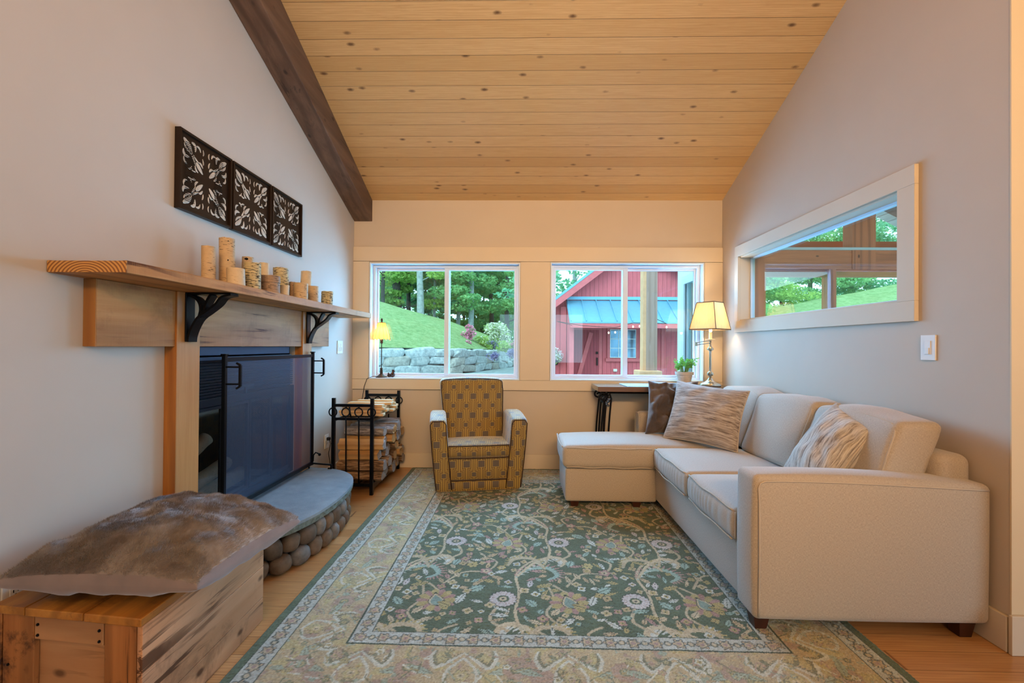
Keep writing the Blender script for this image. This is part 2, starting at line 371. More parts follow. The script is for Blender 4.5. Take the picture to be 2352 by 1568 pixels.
# flat window casing on the back wall: head, posts and apron with fine joints
g = .0015; yt = D-.020
MB().box(XL+.001, XR-.001, yt, D-.0005, 2.029+g, 2.171).build('trim_1', m_trim, bevel=.0015, **K)
MB().box(XL+.001, WL[0]-.004, yt, D-.0005, WZ0, 2.029-g).build('trim_2', m_trim, bevel=.0015, **K)
MB().box(WL[1]+.004, WR[0]-.004, yt, D-.0005, WZ0, 2.029-g).build('trim_3', m_trim, bevel=.0015, **K)
MB().box(WR[1]+.004, XR-.001, yt, D-.0005, WZ0, 2.029-g).build('trim_4', m_trim, bevel=.0015, **K)
MB().box(XL+.001, XR-.001, yt, D-.0005, .768, WZ0-.002).build('trim_5', m_trim, bevel=.0015, **K)
MB().box(XL+.001, XR-.001, D-.004, D-.0005, .762, .766).build('apron_shadow_strip', simple('shadow_gap', '6b5a48', .9), **K)  # dark strip painted in for the shadow gap under the apron
MB().box(XL+.03, XR-.001, D-.016, D-.0005, .001, .142).build('baseboard_back', m_trim, bevel=.002, **K)
MB().box(XR-.016, XR-.0005, 1.8385, D-.017, .001, .142).build('baseboard_right', m_trim, bevel=.002, **K)
MB().box(XR-.016, 5, 1.817, 1.831, .001, .155).build('baseboard_return', m_trim, bevel=.002, **K)
m_heat = simple('cream_heater_enamel', 'c9c0b4', .4, var=.03)
b = MB(); b.box(XL+.001, XL+.018, 3.46, D-.02, .002, .142); b.build('baseboard_left', m_trim, bevel=.002, **K)

def slider(name, X0, X1, Z0, Z1, mull, flip):
    r = empty(name, ((X0+X1)/2, D, Z0)); r['kind'] = 'structure'
    b = MB(); j = .012; ye = D+.155
    b.box(X0, X0+j, yt, ye, Z0, Z1).box(X1-j, X1, yt, ye, Z0, Z1).box(X0+j, X1-j, yt, ye, Z1-j, Z1).box(X0+j, X1-j, yt, ye, Z0, Z0+j)
    b.build('window_jamb', m_vinyl, r)
    b = MB(); f = .026; ya, yb = D+.06, D+.135; a0, a1, c0, c1 = X0+j, X1-j, Z0+j, Z1-j
    b.box(a0, a0+f, ya, yb, c0, c1).box(a1-f, a1, ya, yb, c0, c1).box(a0+f, a1-f, ya, yb, c1-f, c1).box(a0+f, a1-f, ya, yb, c0, c0+f*.7)
    b.build('window_frame', m_vinyl, r, bevel=.002)
    for k, (s0, s1, yy) in enumerate(((a0+f, mull+.03, D+.068 if flip else D+.1), (mull-.022, a1-f, D+.1 if flip else D+.068))):
        b = MB(); w_ = .020 if (k == 0) == flip else .016; wm = .05; z0, z1 = c0+f*.7, c1-f
        m0 = w_ if k == 0 else wm*.9; m1 = wm if k == 0 else w_
        b.box(s0, s0+m0, yy, yy+.028, z0, z1).box(s1-m1, s1, yy, yy+.028, z0, z1).box(s0+m0, s1-m1, yy, yy+.028, z1-.024, z1).box(s0+m0, s1-m1, yy, yy+.028, z0, z0+.024)
        sa = b.build('sash', m_vinyl, r, bevel=.002)
        MB().box(s0+m0-.004, s1-m1+.004, yy+.012, yy+.016, z0+.02, z1-.02).build('pane', m_glass, sa)
    return r
slider('window_1', WL[0], WL[1], WZ0, WZ1, -.757, False)
w2 = slider('window_2', WR[0], WR[1], WZ0, WZ1+.008, 1.018, True)
MB().box(.995, 1.003, D+.046, D+.068, 1.5, 1.56).box(.995, 1.003, D+.046, D+.068, 1.0, 1.06).build('latch', m_vinyl, w2, label='small white sash latch')
# porch window in the right wall: picture-frame casing, deep reveal, fixed pane
r = empty('window_3', (XR, 3.2, RZ0)); r['kind'] = 'structure'
oy0, oy1, oz0, oz1 = 2.252, 4.127, 1.338, 2.112
b = MB(); x0, x1 = XR-.022, XR-.0005
b.box(x0, x1, oy0, oy1, oz0, RZ0).box(x0, x1, oy0, oy1, RZ1, oz1).box(x0, x1, oy0, RY0+.012, RZ0, RZ1).box(x0, x1, RY1-.012, oy1, RZ0, RZ1)
b.build('casing', m_trim, r, bevel=.002)
b = MB(); b.box(XR-.0005, RX, RY0+.0005, RY0+.012, RZ0+.0005, RZ1-.0005).box(XR-.0005, RX, RY1-.012, RY1-.0005, RZ0+.0005, RZ1-.0005).box(XR-.0005, RX, RY0, RY1, RZ0+.0005, RZ0+.012).box(XR-.0005, RX, RY0, RY1, RZ1-.012, RZ1-.0005)
b.build('reveal', m_trim, r)
b = MB(); xx0, xx1 = RX-.045, RX-.01; f = .014
m_grayf = simple('grey_window_gasket', '6d7378', .5)
b.box(xx0, xx1, RY0+.012, RY0+.012+f, RZ0+.012, RZ1-.012).box(xx0, xx1, RY1-.012-f, RY1-.012, RZ0+.012, RZ1-.012).box(xx0, xx1, RY0+.012+f, RY1-.012-f, RZ1-.012-f, RZ1-.012).box(xx0, xx1, RY0+.012+f, RY1-.012-f, RZ0+.012, RZ0+.012+f)
b.build('window_frame', m_vinyl, r)
MB().box(xx0+.012, xx0+.017, RY0+.02, RY1-.02, RZ0+.02, RZ1-.02).build('pane', m_glass, r)

# switches and sockets
m_plate = simple('white_switch_plastic', 'dfdad0', .3, var=.02); m_slot = simple('dark_socket_slot', '2a2622', .6)
def wallplate(name, label, cat, base, nrm, along, w, h, kind, group=None):
    # base centre, nrm = +-1 along X
    r = empty(name, base, label, cat, group); x, y, z = base; s = nrm
    bx = lambda a, c, ww, hh, t0, t1: (min(x+s*t0, x+s*t1), max(x+s*t0, x+s*t1), y+a-ww/2, y+a+ww/2, z+c-hh/2, z+c+hh/2)
    MB().box(*bx(0, 0, w, h, .0006, .007)).build('cover_plate', m_plate, r, bevel=.0015)
    if kind == 'rocker':
        for a in ([0] if w < .1 else [-.023, .023]):
            q = MB(); q.box(*bx(a, 0, .033, .066, .007, .010)); q.box(*bx(a+.006 if w > .1 else a, -.016, .02, .03, .010, .013)); q.build('rocker', m_plate, r, bevel=.0008)
    else:
        for c in (.02, -.02):
            MB().box(*bx(0, c, .034, .030, .007, .009)).build('socket', m_plate, r, bevel=.001)
            q = MB(); q.box(*bx(-.007, c+.004, .003, .009, .009, .0098)); q.box(*bx(.007, c+.004, .003, .009, .009, .0098)); q.box(*bx(0, c-.008, .005, .005, .009, .0098)); q.build('slot', m_slot, r)
    return r
wallplate('light_switch', 'white rocker light switch on the right wall beside the porch window', 'light switch', (XR, 2.196, 1.208), -1, 'Y', .078, .12, 'rocker')
ps = un(780, 797, X=XL)
wallplate('light_switch', 'double white light switch on the left wall beyond the mantel', 'light switch', (XL, ps.y, ps.z), 1, 'Y', .118, .118, 'rocker')
po = un(749, 1013, X=XL)
so_ = wallplate('wall_socket', 'white wall socket low on the wall beside the firewood rack', 'socket', (XL, po.y, po.z), 1, 'Y', .075, .118, 'socket')
pl = MB(); pl.rbox(XL+.009, XL+.035, po.y-.016, po.y+.016, po.z+.01, po.z+.035, .005, (2, 2, 2))
pl.tube([(XL+.03, po.y, po.z+.015), (XL+.04, po.y, po.z-.02), (XL+.025, po.y-.005, po.z-.10), (XL+.03, po.y+.02, .16), (XL+.06, po.y+.15, .05), (XL+.1, po.y+.4, .02), (XL+.04, D-.06, .02), (XL+.04, D-.04, .3), (XL+.11, D-.035, .68), (-1.545, D-.032, .80), (-1.52, D-.03, .87), (-1.47, D-.0, .893), (-1.42, 4.47, .886)], .0028, 6)
pl.build('lamp_cord', simple('black_rubber_cord', '14110f', .5), smooth=True, label='thin dark cord from the small windowsill lamp down to the low socket', cat='cord')
pq = un(30, 1372, X=XL)
wallplate('wall_socket', 'white wall socket above the baseboard heater behind the wooden crate', 'socket', (XL, pq.y, pq.z), 1, 'Y', .075, .118, 'socket')
# baseboard heater on the left wall by the crate
r = empty('baseboard_heater', (XL+.03, 1.1, 0), 'cream baseboard heater with a dark slot along the wall behind the crate', 'heater')
MB().box(XL+.001, XL+.05, .2, 1.95, .02, .10).box(XL+.001, XL+.035, .2, 1.95, .135, .19).box(XL+.001, XL+.012, .2, 1.95, .1, .135).build('heater_cover', m_heat, r, bevel=.003)
MB().box(XL+.012, XL+.03, .21, 1.94, .101, .134).build('heater_fins', simple('black_heater_fins', '17181a', .6), r)
# ceiling downlights of the room behind the camera (they show as reflections in the panes)
m_disc = NT('lit_lamp_lens').fin((1, .8, .5), .5, emit=(1, .72, .40), estr=9)
m_ring = simple('white_lamp_trim', 'd8d4cc', .4)
for i, (x, y) in enumerate(((-.3, -1.6), (.55, -1.7), (1.3, -2.2), (2.0, -1.6), (2.6, -2.6), (.2, -3.3))):
    z = zc(0)-.9*(-y/5.2)
    r = empty('downlight', (x, y, z), 'round lit downlight in the ceiling of the open room behind', 'ceiling light', 'ceiling downlights behind the viewer')
    MB().lathe([(.085, -.02), (.10, -.02), (.10, .02), (.085, .02)], (x, y, z), 20, cap=False).build('lamp_trim', m_ring, r)
    MB().lathe([(.001, -.012), (.084, -.012), (.084, -.004)], (x, y, z), 20).build('lamp_lens', m_disc, r)
# ------------------------------------------------------------------ fireplace wall
m_iron = simple('black_wrought_iron', '0d0f14', .38, .6, var=.1, bump=.1, bscale=120)
m_iron2 = simple('satin_black_steel', '15171d', .30, .7, var=.05)
m_mantel = wood('sawn_ash_mantel', (.54, .26, .085), (.42, .175, .045), (.10, .03, .008), 'Y', 40, .55, 0, 1., .14, stain=.25)
m_mantel_end = wood('oiled_end_grain', (.42, .19, .045), (.33, .13, .03), (.10, .03, .008), 'Z', 30, .45, 0, .5)
def rings(name):
    t = NT(name); o = t.tc(); s = t.sep(o); v = t.comb(t.math('ADD', s[0], .02), t.math('MULTIPLY', s[2], 1.6), 0)
    v = t.map(v, (1, 1, 1), loc=(-.16, -1.862, 0)); w = t.wave(v, 24, 1.0, 2, 'Z', 'RINGS')
    return t.fin(t.ramp(w, [(.25, (.52, .26, .065)), (.85, (.20, .07, .015))]), .45)
m_rings = rings('growth_ring_end')
m_post_s = wood('orange_post_side', (.48, .18, .03), (.30, .105, .02), (.12, .035, .008), 'Z', 40, .45)
m_post_f = wood('planed_fir_post', (.52, .25, .085), (.42, .18, .05), (.2, .07, .02), 'Z', 60, .5)

# mantel: thick shelf, long backboard, two posts
mt = empty('mantel', (XL, 2.8, .27), 'thick wooden mantel shelf with backboard and two posts around the fireplace', 'mantel')
def shelf_fn(p):
    x, y, z = p; x2 = x
    if x > XL+.15: x2 = x + .006*math.sin(y*3.1)
    return Vector((x2, y, z - (.006*math.sin((x-XL)/.29*PI) if z > 1.47 else 0)*(1 if y < 2 else 0)))
b = MB(); b.rbox(XL+.001, -1.382, 1.548, 4.10, 1.447, 1.492, .004, (6, 30, 2), fn=shelf_fn); sh = b.build('shelf', m_mantel, mt)
b = MB(); b.box(XL+.004, -1.385, 1.5445, 1.5475, 1.449, 1.489); b.build('end_grain', m_rings, mt, label='end of the shelf showing curved growth rings')
for i, (ya, yb) in enumerate(((1.683, 2.075), (2.228, 3.289), (3.431, 3.755))):
    MB().box(XL+.001, XL+.050, ya, yb, 1.187, 1.4465).build('backboard', m_mantel, mt, bevel=.002)
MB().box(XL+.001, XL+.0495, 1.680, 1.6828, 1.188, 1.446).build('end_grain', m_mantel_end, mt, label='dark orange end of the backboard')
for ya, yb in ((2.076, 2.227), (3.29, 3.43)):
    MB().box(XL+.001, XL+.058, ya, yb, .262, 1.4465).build('post', m_post_f, mt, bevel=.002)
    MB().box(XL+.001, XL+.0575, ya-.002, ya-.0001, .262, 1.4465).build('post_side', m_post_s, mt, label='orange side of the post')  # thin facing in a deeper orange than the post front
# tree shaped iron brackets
def bracket(yc, label):
    x0 = XL+.059; z1 = 1.446; r = empty('shelf_bracket', (x0, yc, 1.2), label, 'bracket', 'iron brackets under the mantel'); w = .029
    MB().box(x0, x0+.008, yc-w, yc+w, 1.21, z1).build('back_plate', m_iron, r, bevel=.002)
    MB().box(x0+.008, x0+.222, yc-w, yc+w, z1-.008, z1-.0005).build('top_plate', m_iron, r, bevel=.002)
    def strap(pts, th=.011, ww=w):
        # flat bent strap: pts (x,z)
        P = [Vector((x0+a, yc, 1.21+c)) for a, c in pts]; q = MB(); m = len(P); vs = []; fs = []
        # catmull smoothing
        SM = []
        for i in range(m-1):
            p0, p1, p2, p3 = P[max(i-1, 0)], P[i], P[i+1], P[min(i+2, m-1)]
            for k in range(6):
                t = k/6; SM.append(.5*((2*p1)+(p2-p0)*t+(2*p0-5*p1+4*p2-p3)*t*t+(3*p1-p0-3*p2+p3)*t**3))
        SM.append(P[-1]); m = len(SM)
        for i, p in enumerate(SM):
            t = (SM[min(i+1, m-1)]-SM[max(i-1, 0)]).normalized(); nr = Vector((-t.z, 0, t.x))
            for (s, yy) in ((-1, -ww), (1, -ww), (1, ww), (-1, ww)): vs.append(p+nr*th/2*s+Vector((0, yy, 0)))
        for i in range(m-1):
            for k in range(4): fs.append((i*4+k, i*4+(k+1) % 4, i*4+4+(k+1) % 4, i*4+4+k))
        fs += [(0, 1, 2, 3), ((m-1)*4+3, (m-1)*4+2, (m-1)*4+1, (m-1)*4)]
        q.add(vs, fs); return q
    strap([(.014, .0), (.018, .03), (.035, .075), (.060, .115), (.10, .145), (.145, .180), (.175, .215), (.222, .228)]).build('trunk_strap', m_iron, r, bevel=.001, smooth=False)
    strap([(.060, .11), (.070, .15), (.065, .185), (.045, .21), (.012, .224)], .012, w*.8).build('branch_strap', m_iron, r)
    strap([(.068, .118), (.085, .150), (.098, .19), (.118, .226)], .012, w*.8).build('branch_strap', m_iron, r)
    return r
bracket(2.150, 'black iron branching bracket on the nearer mantel post')
bracket(3.365, 'black iron branching bracket on the farther mantel post')

# recessed stove insert
m_firebox = simple('blue_black_stove_steel', '1b222e', .42, .3, var=.08)
m_fdark = simple('soot_black_lining', '0c0e10', .8, var=.3)
fp = empty('fireplace_insert', (XL, 2.757, .27), 'dark steel fireplace insert with louvres and glazed doors in the wall', 'fireplace')
xf = XL-.004
b = MB(); b.box(XL-.38, XL-.37, FY0+.01, FY1-.01, .22, 1.18).box(XL-.37, xf-.03, FY0+.01, FY0+.02, .22, 1.18).box(XL-.37, xf-.03, FY1-.02, FY1-.01, .22, 1.18).box(XL-.37, xf-.03, FY0+.02, FY1-.02, 1.165, 1.18).box(XL-.37, xf-.03, FY0+.02, FY1-.02, .22, .285)
b.build('firebox_lining', m_fdark, fp)
MB().box(xf-.03, xf+.014, FY0+.002, 3.19, 1.138, 1.186).box(xf-.03, xf+.03, FY0+.002, 3.19, 1.112, 1.130).build('hood', simple('slate_blue_steel', '36455a', .4, .3, var=.05), fp, bevel=.002)
b = MB()
for k in range(13): zz = .915+k*.0155; b.box(xf-.03, xf-.010, FY0+.002, FY1-.002, zz, zz+.008)
b.box(xf-.034, xf-.030, FY0+.002, FY1-.002, .90, 1.112); b.build('louvres', m_firebox, fp)
b = MB(); fr = .045; z0, z1 = .275, .905
b.box(xf-.03, xf, FY0+.002, FY0+fr, z0, z1).box(xf-.03, xf, FY1-fr, FY1-.002, z0, z1).box(xf-.03, xf, FY0+fr, FY1-fr, z1-fr, z1).box(xf-.03, xf, FY0+fr, FY1-fr, z0, z0+.035)
b.build('surround_frame', m_firebox, fp, bevel=.003)
dy = (FY1-fr-(FY0+fr))/4
for k in range(4):
    a = FY0+fr+k*dy+.003; c = a+dy-.006; q = MB(); t_ = .017
    q.box(xf-.022, xf-.006, a, a+t_, z0+.04, z1-fr-.003).box(xf-.022, xf-.006, c-t_, c, z0+.04, z1-fr-.003).box(xf-.022, xf-.006, a+t_, c-t_, z1-fr-.02, z1-fr-.003).box(xf-.022, xf-.006, a+t_, c-t_, z0+.04, z0+.057)
    d_ = q.build('door', m_firebox, fp); MB().box(xf-.016, xf-.013, a+t_, c-t_, z0+.057, z1-fr-.02).build('pane', m_glass2, d_)
b = MB(); b.box(xf-.008, xf-.005, 2.62, 2.80, .925, .955).tube([(xf+.006, 2.64, .945), (xf+.012, 2.70, .945), (xf+.006, 2.78, .945)], .004, 6); b.box(xf+.001, xf+.010, 2.69, 2.705, .905, .945)
b.build('handle', simple('brushed_grey_metal', '4d5866', .35, .8), fp)
# hearth slab on pebbles
def arc(inset, n=46):
    pts = []; c = 2.757; hw = .675-inset; fx = -1.115-inset
    base = XL+.002
    P = [(base, c-hw)]
    for i in range(n+1):
        t = -1+2*i/n; y = c+hw*t; x = base + (fx-base)*(1-abs(t)**3.6)**(1/2.4)*(1 - .13*abs(t)**1.6)
        P.append((x, y))
    P.append((base, c+hw)); return P
m_slate = NT('bluestone_slab'); _o = m_slate.tc(); m_slate.bump(m_slate.noise(_o, 150, 4), .35, .003)
m_slate = m_slate.fin(m_slate.ramp(m_slate.noise(_o, 7, 6, .7), [(.3, (.15, .19, .21)), (.7, (.26, .30, .31))]), .55)
m_slate_e = simple('chiselled_slab_edge', '6f7468', .85, var=.35, scale=40, bump=.9, bscale=90)
hs = empty('hearth', (-1.4, 2.757, 0), 'low curved hearth with a bluestone slab on rounded cobblestones', 'hearth')
prs = lambda P, z0, z1: MB().prism([(x, y) for x, y in P], lambda u, v, t: (u, v, z0+(z1-z0)*t))
prs(arc(0), .247, .262).build('slab', m_slate, hs, fixn=True)
b = MB(); P = arc(0); 
def jitter(P, k, z):
    return [(x+random.uniform(-.003, .003)-k, y+random.uniform(-.003, .003), z) for x, y in P]
R0, R1, R2 = [(x, y, .2468) for x, y in P], jitter(P, .003, .232), jitter(P, .007, .212)
n_ = len(P); b.add(R0+R1+R2, [(i, i+1, n_+i+1, n_+i) for i in range(n_-1)]+[(n_+i, n_+i+1, 2*n_+i+1, 2*n_+i) for i in range(n_-1)]+[tuple(range(2*n_, 3*n_)), tuple(range(n_))[::-1]])
b.build('slab_edge', m_slate_e, hs, fixn=True)
m_mortar = simple('grey_brown_mortar', '51453b', .9, var=.2, scale=30, bump=.6, bscale=120)
prs(arc(.085), .001, .212).build('mortar_core', m_mortar, hs, fixn=True)
def cobble_mat(nm, a, b_):
    t = NT(nm); o = t.tc(); r_ = t.n('ObjectInfo').outputs['Random']; c = t.ramp(t.noise(t.map(o), 14, 5, .65), [(.3, a), (.72, b_)])
    t.bump(t.noise(o, 60, 3), .3, .004); return t.fin(c, .6)
m_cob = [cobble_mat('brown_cobble', (.065, .038, .022), (.17, .11, .07)), cobble_mat('grey_cobble', (.09, .075, .062), (.24, .205, .17)), cobble_mat('rust_cobble', (.09, .048, .024), (.21, .135, .08))]
A = arc(.055, 80)[1:-1]
seg = [0]
for i in range(1, len(A)): seg.append(seg[-1]+math.dist(A[i], A[i-1]))
def along(s):
    for i in range(1, len(A)):
        if seg[i] >= s:
            t = (s-seg[i-1])/(seg[i]-seg[i-1]); x = A[i-1][0]+(A[i][0]-A[i-1][0])*t; y = A[i-1][1]+(A[i][1]-A[i-1][1])*t
            dx, dy_ = A[i][0]-A[i-1][0], A[i][1]-A[i-1][1]; l = math.hypot(dx, dy_); return x, y, dx/l, dy_/l
    return None
rs = random.Random(4)
for row, (zc_, hh) in enumerate(((.052, .054), (.148, .055))):
    s = .13+.05*row
    while s < seg[-1]-.16:
        wd = rs.uniform(.042, .066); q = along(s+wd)
        if not q: break
        x, y, tx, ty = q; tilt = rs.uniform(-.35, .35); h_ = hh*rs.uniform(.88, 1.08)
        def fn(p, wd=wd, h_=h_, tx=tx, ty=ty, tilt=tilt, sd=rs.random()*10):
            u, d_, v = p; k = 1+.10*noise.noise(Vector((u*2+sd, v*2, d_*2))); u, v, d_ = u*k, v*k, d_*k
            sg = lambda a: math.copysign(abs(a)**.82, a)
            u, v = sg(u), sg(v)
            u, v = u*math.cos(tilt)-v*math.sin(tilt)*h_/wd, v*math.cos(tilt)+u*math.sin(tilt)*wd/h_*.6
            return Vector((tx*u*wd + ty*d_*.045, ty*u*wd - tx*d_*.045, v*h_))
        MB().ball((x, y, zc_+rs.uniform(-.004, .004)), 1, 14, 10, fn=fn).build('cobble', rs.choice(m_cob), hs, smooth=True)
        s += wd*1.93
# hearth extras: freestanding mesh screen
m_mesh = NT('fine_spark_mesh'); _uv = m_mesh.tc('UV'); _s = m_mesh.sep(_uv)
_f = m_mesh.math('MAXIMUM', m_mesh.math('GREATER_THAN', m_mesh.math('FRACT', m_mesh.math('MULTIPLY', _s[0], 300)), .70), m_mesh.math('GREATER_THAN', m_mesh.math('FRACT', m_mesh.math('MULTIPLY', _s[1], 300)), .70))
m_mesh.l(_f, m_mesh.b.inputs['Alpha']); m_mesh = m_mesh.fin('64728a', .35, .7)
XS = -1.585; sy0, sy1 = 2.372, 3.385; zb_, zt_ = .30, 1.128
sc = empty('fire_screen', (XS, 2.85, .262), 'black freestanding mesh fire screen with square handles on the hearth', 'fire screen')
w_ = .020
for yy, s in ((sy0, 1), (sy1, -1)):
    MB().box(XS-w_/2, XS+w_/2, yy-w_/2, yy+w_/2, zb_-.01, zt_+.012).box(XS-w_*.7, XS+w_*.7, yy-w_*.7, yy+w_*.7, zt_+.012, zt_+.020).build('upright', m_iron2, sc, bevel=.0015)
MB().box(XS-.006, XS+.006, sy0+w_/2, sy1-w_/2, zt_-.022, zt_).build('top_rail', m_iron2, sc, bevel=.001)
MB().box(XS-.012, XS+.012, sy0+w_/2, sy1-w_/2, zb_-.006, zb_+.014).build('bottom_rail', m_iron2, sc, bevel=.001)
b = MB(); b.add([(XS-.002, sy0+w_/2, zb_+.014), (XS-.002, sy1-w_/2, zb_+.014), (XS-.002, sy1-w_/2, zt_-.022), (XS-.002, sy0+w_/2, zt_-.022)], [(0, 1, 2, 3)])
b.build('mesh_panel', m_mesh, sc)
for yy in (sy0, sy1):
    q = MB(); x1 = XS+.085; zz0, zz1 = .975, 1.088
    q.bar((XS+w_/2, yy, zz1-.01), (x1, yy, zz1-.01), .009).bar((XS+w_/2, yy, zz0+.012), (x1, yy, zz0+.012), .009).bar((x1, yy, zz0), (x1, yy, zz1), .012, .012).bar((x1, yy, zz1), (x1-.02, yy, zz1+.012), .010).bar((x1, yy, zz0), (x1-.02, yy, zz0-.012), .010)
    q.build('handle', m_iron2, sc)
    q = MB(); q.bar((XS, yy, zb_+.004), (XS+.155, yy, zb_-.006), .014, .010).bar((XS+.150, yy, zb_-.004), (XS+.150, yy, .2635), .012).bar((XS+.157, yy, .268), (XS+.125, yy, .268), .012, .008)
    q.bar((XS-.01, yy, zb_+.002), (XS-.022, yy, zb_-.006), .010, .010).bar((XS-.019, yy, zb_-.004), (XS-.019, yy, .2635), .008)
    q.build('foot', m_iron2, sc)
    q = MB(); q.tube([(XS+.012, yy, zb_+.02), (XS+.014, yy, zb_+.065), (XS+.03, yy, zb_+.085), (XS+.05, yy, zb_+.078), (XS+.058, yy, zb_+.065)], .005, 8).ball((XS+.060, yy, zb_+.07), .011, 10, 8)
    q.build('scroll_knob', m_iron2, sc, smooth=True)

# birch bark material, logs in the firebox, decorative birch on the mantel
def birch(nm, base, dark, lent, warm=0):
    t = NT(nm); o = t.tc(); n1 = t.noise(o, 18, 4, .6)
    c = t.ramp(n1, [(.25, tuple(x*.78 for x in base)), (.65, base)])
    l = t.noise(t.map(o, (9, 9, 62)), 4, 3, .55, .3); big = t.noise(o, 9, 2)
    k = t.math('MULTIPLY', t.ramp(l, [(.62-.07*lent, 0.), (.66-.07*lent, 1.)]), t.ramp(big, [(.40-.1*lent, 0.), (.56-.1*lent, 1.)]))
    c = t.mix(k, c, dark)
    sp = t.noise(t.map(o, (1, 1, 1.5)), 15, 2); c = t.mix(t.ramp(sp, [(.70, 0.), (.74, .9)]), c, dark)
    t.bump(t.math('ADD', l, n1), .3, .003); return t.fin(c, .6)
m_birch = birch('white_birch_bark', (.55, .37, .19), (.05, .03, .018), .45)
m_birch_s = birch('speckled_birch_bark', (.54, .42, .21), (.02, .016, .01), 1.35)
m_birch_p = birch('pale_birch_bark', (.62, .46, .27), (.12, .07, .04), -.3)
m_birch_b = birch('brown_birch_bark', (.34, .21, .12), (.07, .04, .02), .7)
m_cut = NT('cut_wood_end'); _w = m_cut.wave(m_cut.tc(), 60, .8, 2, 'Z', 'RINGS'); m_cut = m_cut.fin(m_cut.ramp(_w, [(.3, (.55, .38, .20)), (.8, (.38, .23, .11))]), .7)
m_wick = simple('candle_wax_hollow', '3a2a1c', .6)
# (px left, px right, px top, X, material, label)
BL = [(465, 494, 566, -1.545, m_birch, 'slim tall birch log candle nearest the near end of the mantel'),
      (507, 540, 548, -1.545, m_birch, 'tallest birch log candle with three dark knots on the mantel'),
      (524, 562, 617, -1.455, m_birch_p, 'short wide pale birch log in front of the tallest one'),
      (556, 580, 590, -1.575, m_birch, 'birch log with a dark knot at its top behind the speckled log'),
      (563, 598, 604, -1.455, m_birch_s, 'wide birch log densely speckled with black dashes'),
      (597, 618, 604, -1.57, m_birch_p, 'plain pale birch log right behind the lidded bark box'),
      (603, 643, 634, -1.450, m_birch_b, 'round brown bark box with a lid on the mantel'),
      (632, 664, 616, -1.555, m_birch_s, 'speckled birch log with dark bands behind the small white one'),
      (643, 663, 655, -1.45, m_birch_p, 'smallest white birch log at the front edge of the mantel'),
      (663, 677, 647, -1.53, m_birch_b, 'narrow brown birch piece beside the smallest white log'),
      (676, 707, 650, -1.455, m_birch, 'smooth birch log with a small dark eye in front of a taller pale one'),
      (690, 714, 623, -1.575, m_birch_p, 'tall plain birch log standing behind the smooth one'),
      (708, 731, 657, -1.50, m_birch, 'birch log with peeling bark next to the last one on the mantel'),
      (738, 764, 669, -1.50, m_birch_s, 'short speckled birch log closest to the far end of the mantel')]
for (a, c_, tp, X, m, lab) in BL:
    px = (a+c_)/2; p = un(px, tp, X=X); e0 = un(a, tp, Y=p.y); e1 = un(c_, tp, Y=p.y); R = (e1.x-e0.x)/2*.97; H = p.z-1.4925
    zb0 = 1.4915
    r = empty('bark_box' if 'box' in lab else 'birch_log', (X, p.y, zb0), lab, 'box' if 'box' in lab else 'log', 'birch logs on the mantel')
    sd = rs.random()*50; ln = rs.uniform(-.06, .06)
    def cyl(z0, z1, R, nn=24, mm=8):
        q = MB(); vs = []; fs = []
        for i in range(mm+1):
            z = z0+(z1-z0)*i/mm
            for k in range(nn):
                an = 2*PI*k/nn; rr = R*(1+.05*noise.noise(Vector((math.cos(an)*1.2+sd, math.sin(an)*1.2, z*9)))+.02*noise.noise(Vector((math.cos(an)*4+sd, math.sin(an)*4, z*30))))
                zz = z + (.0035*noise.noise(Vector((math.cos(an)*2+sd, math.sin(an)*2, 5))) if i == mm else 0)
                vs.append((X+math.cos(an)*rr+ln*(z-zb0)*.6, p.y+math.sin(an)*rr+ln*(z-zb0), zz))
        for i in range(mm):
            for k in range(nn): fs.append((i*nn+k, i*nn+(k+1) % nn, (i+1)*nn+(k+1) % nn, (i+1)*nn+k))
        q.add(vs, fs); q.add(vs[:nn], [tuple(range(nn))[::-1]]); return q, vs[-nn:]
    if 'box' in lab:
        q, _ = cyl(zb0, zb0+H*.62, R*.95); q.build('box_body', m, r, smooth=True)
        q, ring = cyl(zb0+H*.62+.0005, zb0+H, R*1.04, mm=3); q.add(ring, [tuple(range(24))]); q.build('lid', m, r, smooth=False)
    else:
        q, ring = cyl(zb0, zb0+H, R); q.build('bark', m, r, smooth=True)
        cz = Vector((X+ln*H*.6, p.y+ln*H, zb0+H-.002)); q = MB()
        q.add([tuple(Vector(v)*.93+cz*.07) for v in ring]+[tuple(cz)], [(k, (k+1) % 24, 24) for k in range(24)]); q.add(ring, []); 
        q = MB(); inner = [tuple(Vector((v[0], v[1], zb0+H-.0012))*1.0) for v in ring]; q.add(inner, [tuple(range(24))]); q.build('cut_top', m_cut, r)
    if 'three dark knots' in lab or 'knot at its top' in lab:
        mk = simple('dark_bark_knot', '120c08', .9, bump=.8, bscale=80)
        for zz, s in (((.93, 1), (.55, 1), (.07, 1)) if 'three' in lab else ((.93, 1),)):
            cdir = Vector((-X*0+ -0.0-X, -p.y, 0)); cdir = Vector((0-X, 0-p.y, 0)).normalized(); cp = Vector((X, p.y, zb0+H*zz))+cdir*R*.93+Vector((-.008, 0, 0))
            MB().ball(cp, .013, 10, 6, (1.1, .35, .62)).build('knot', mk, r, smooth=True, label='dark knot')

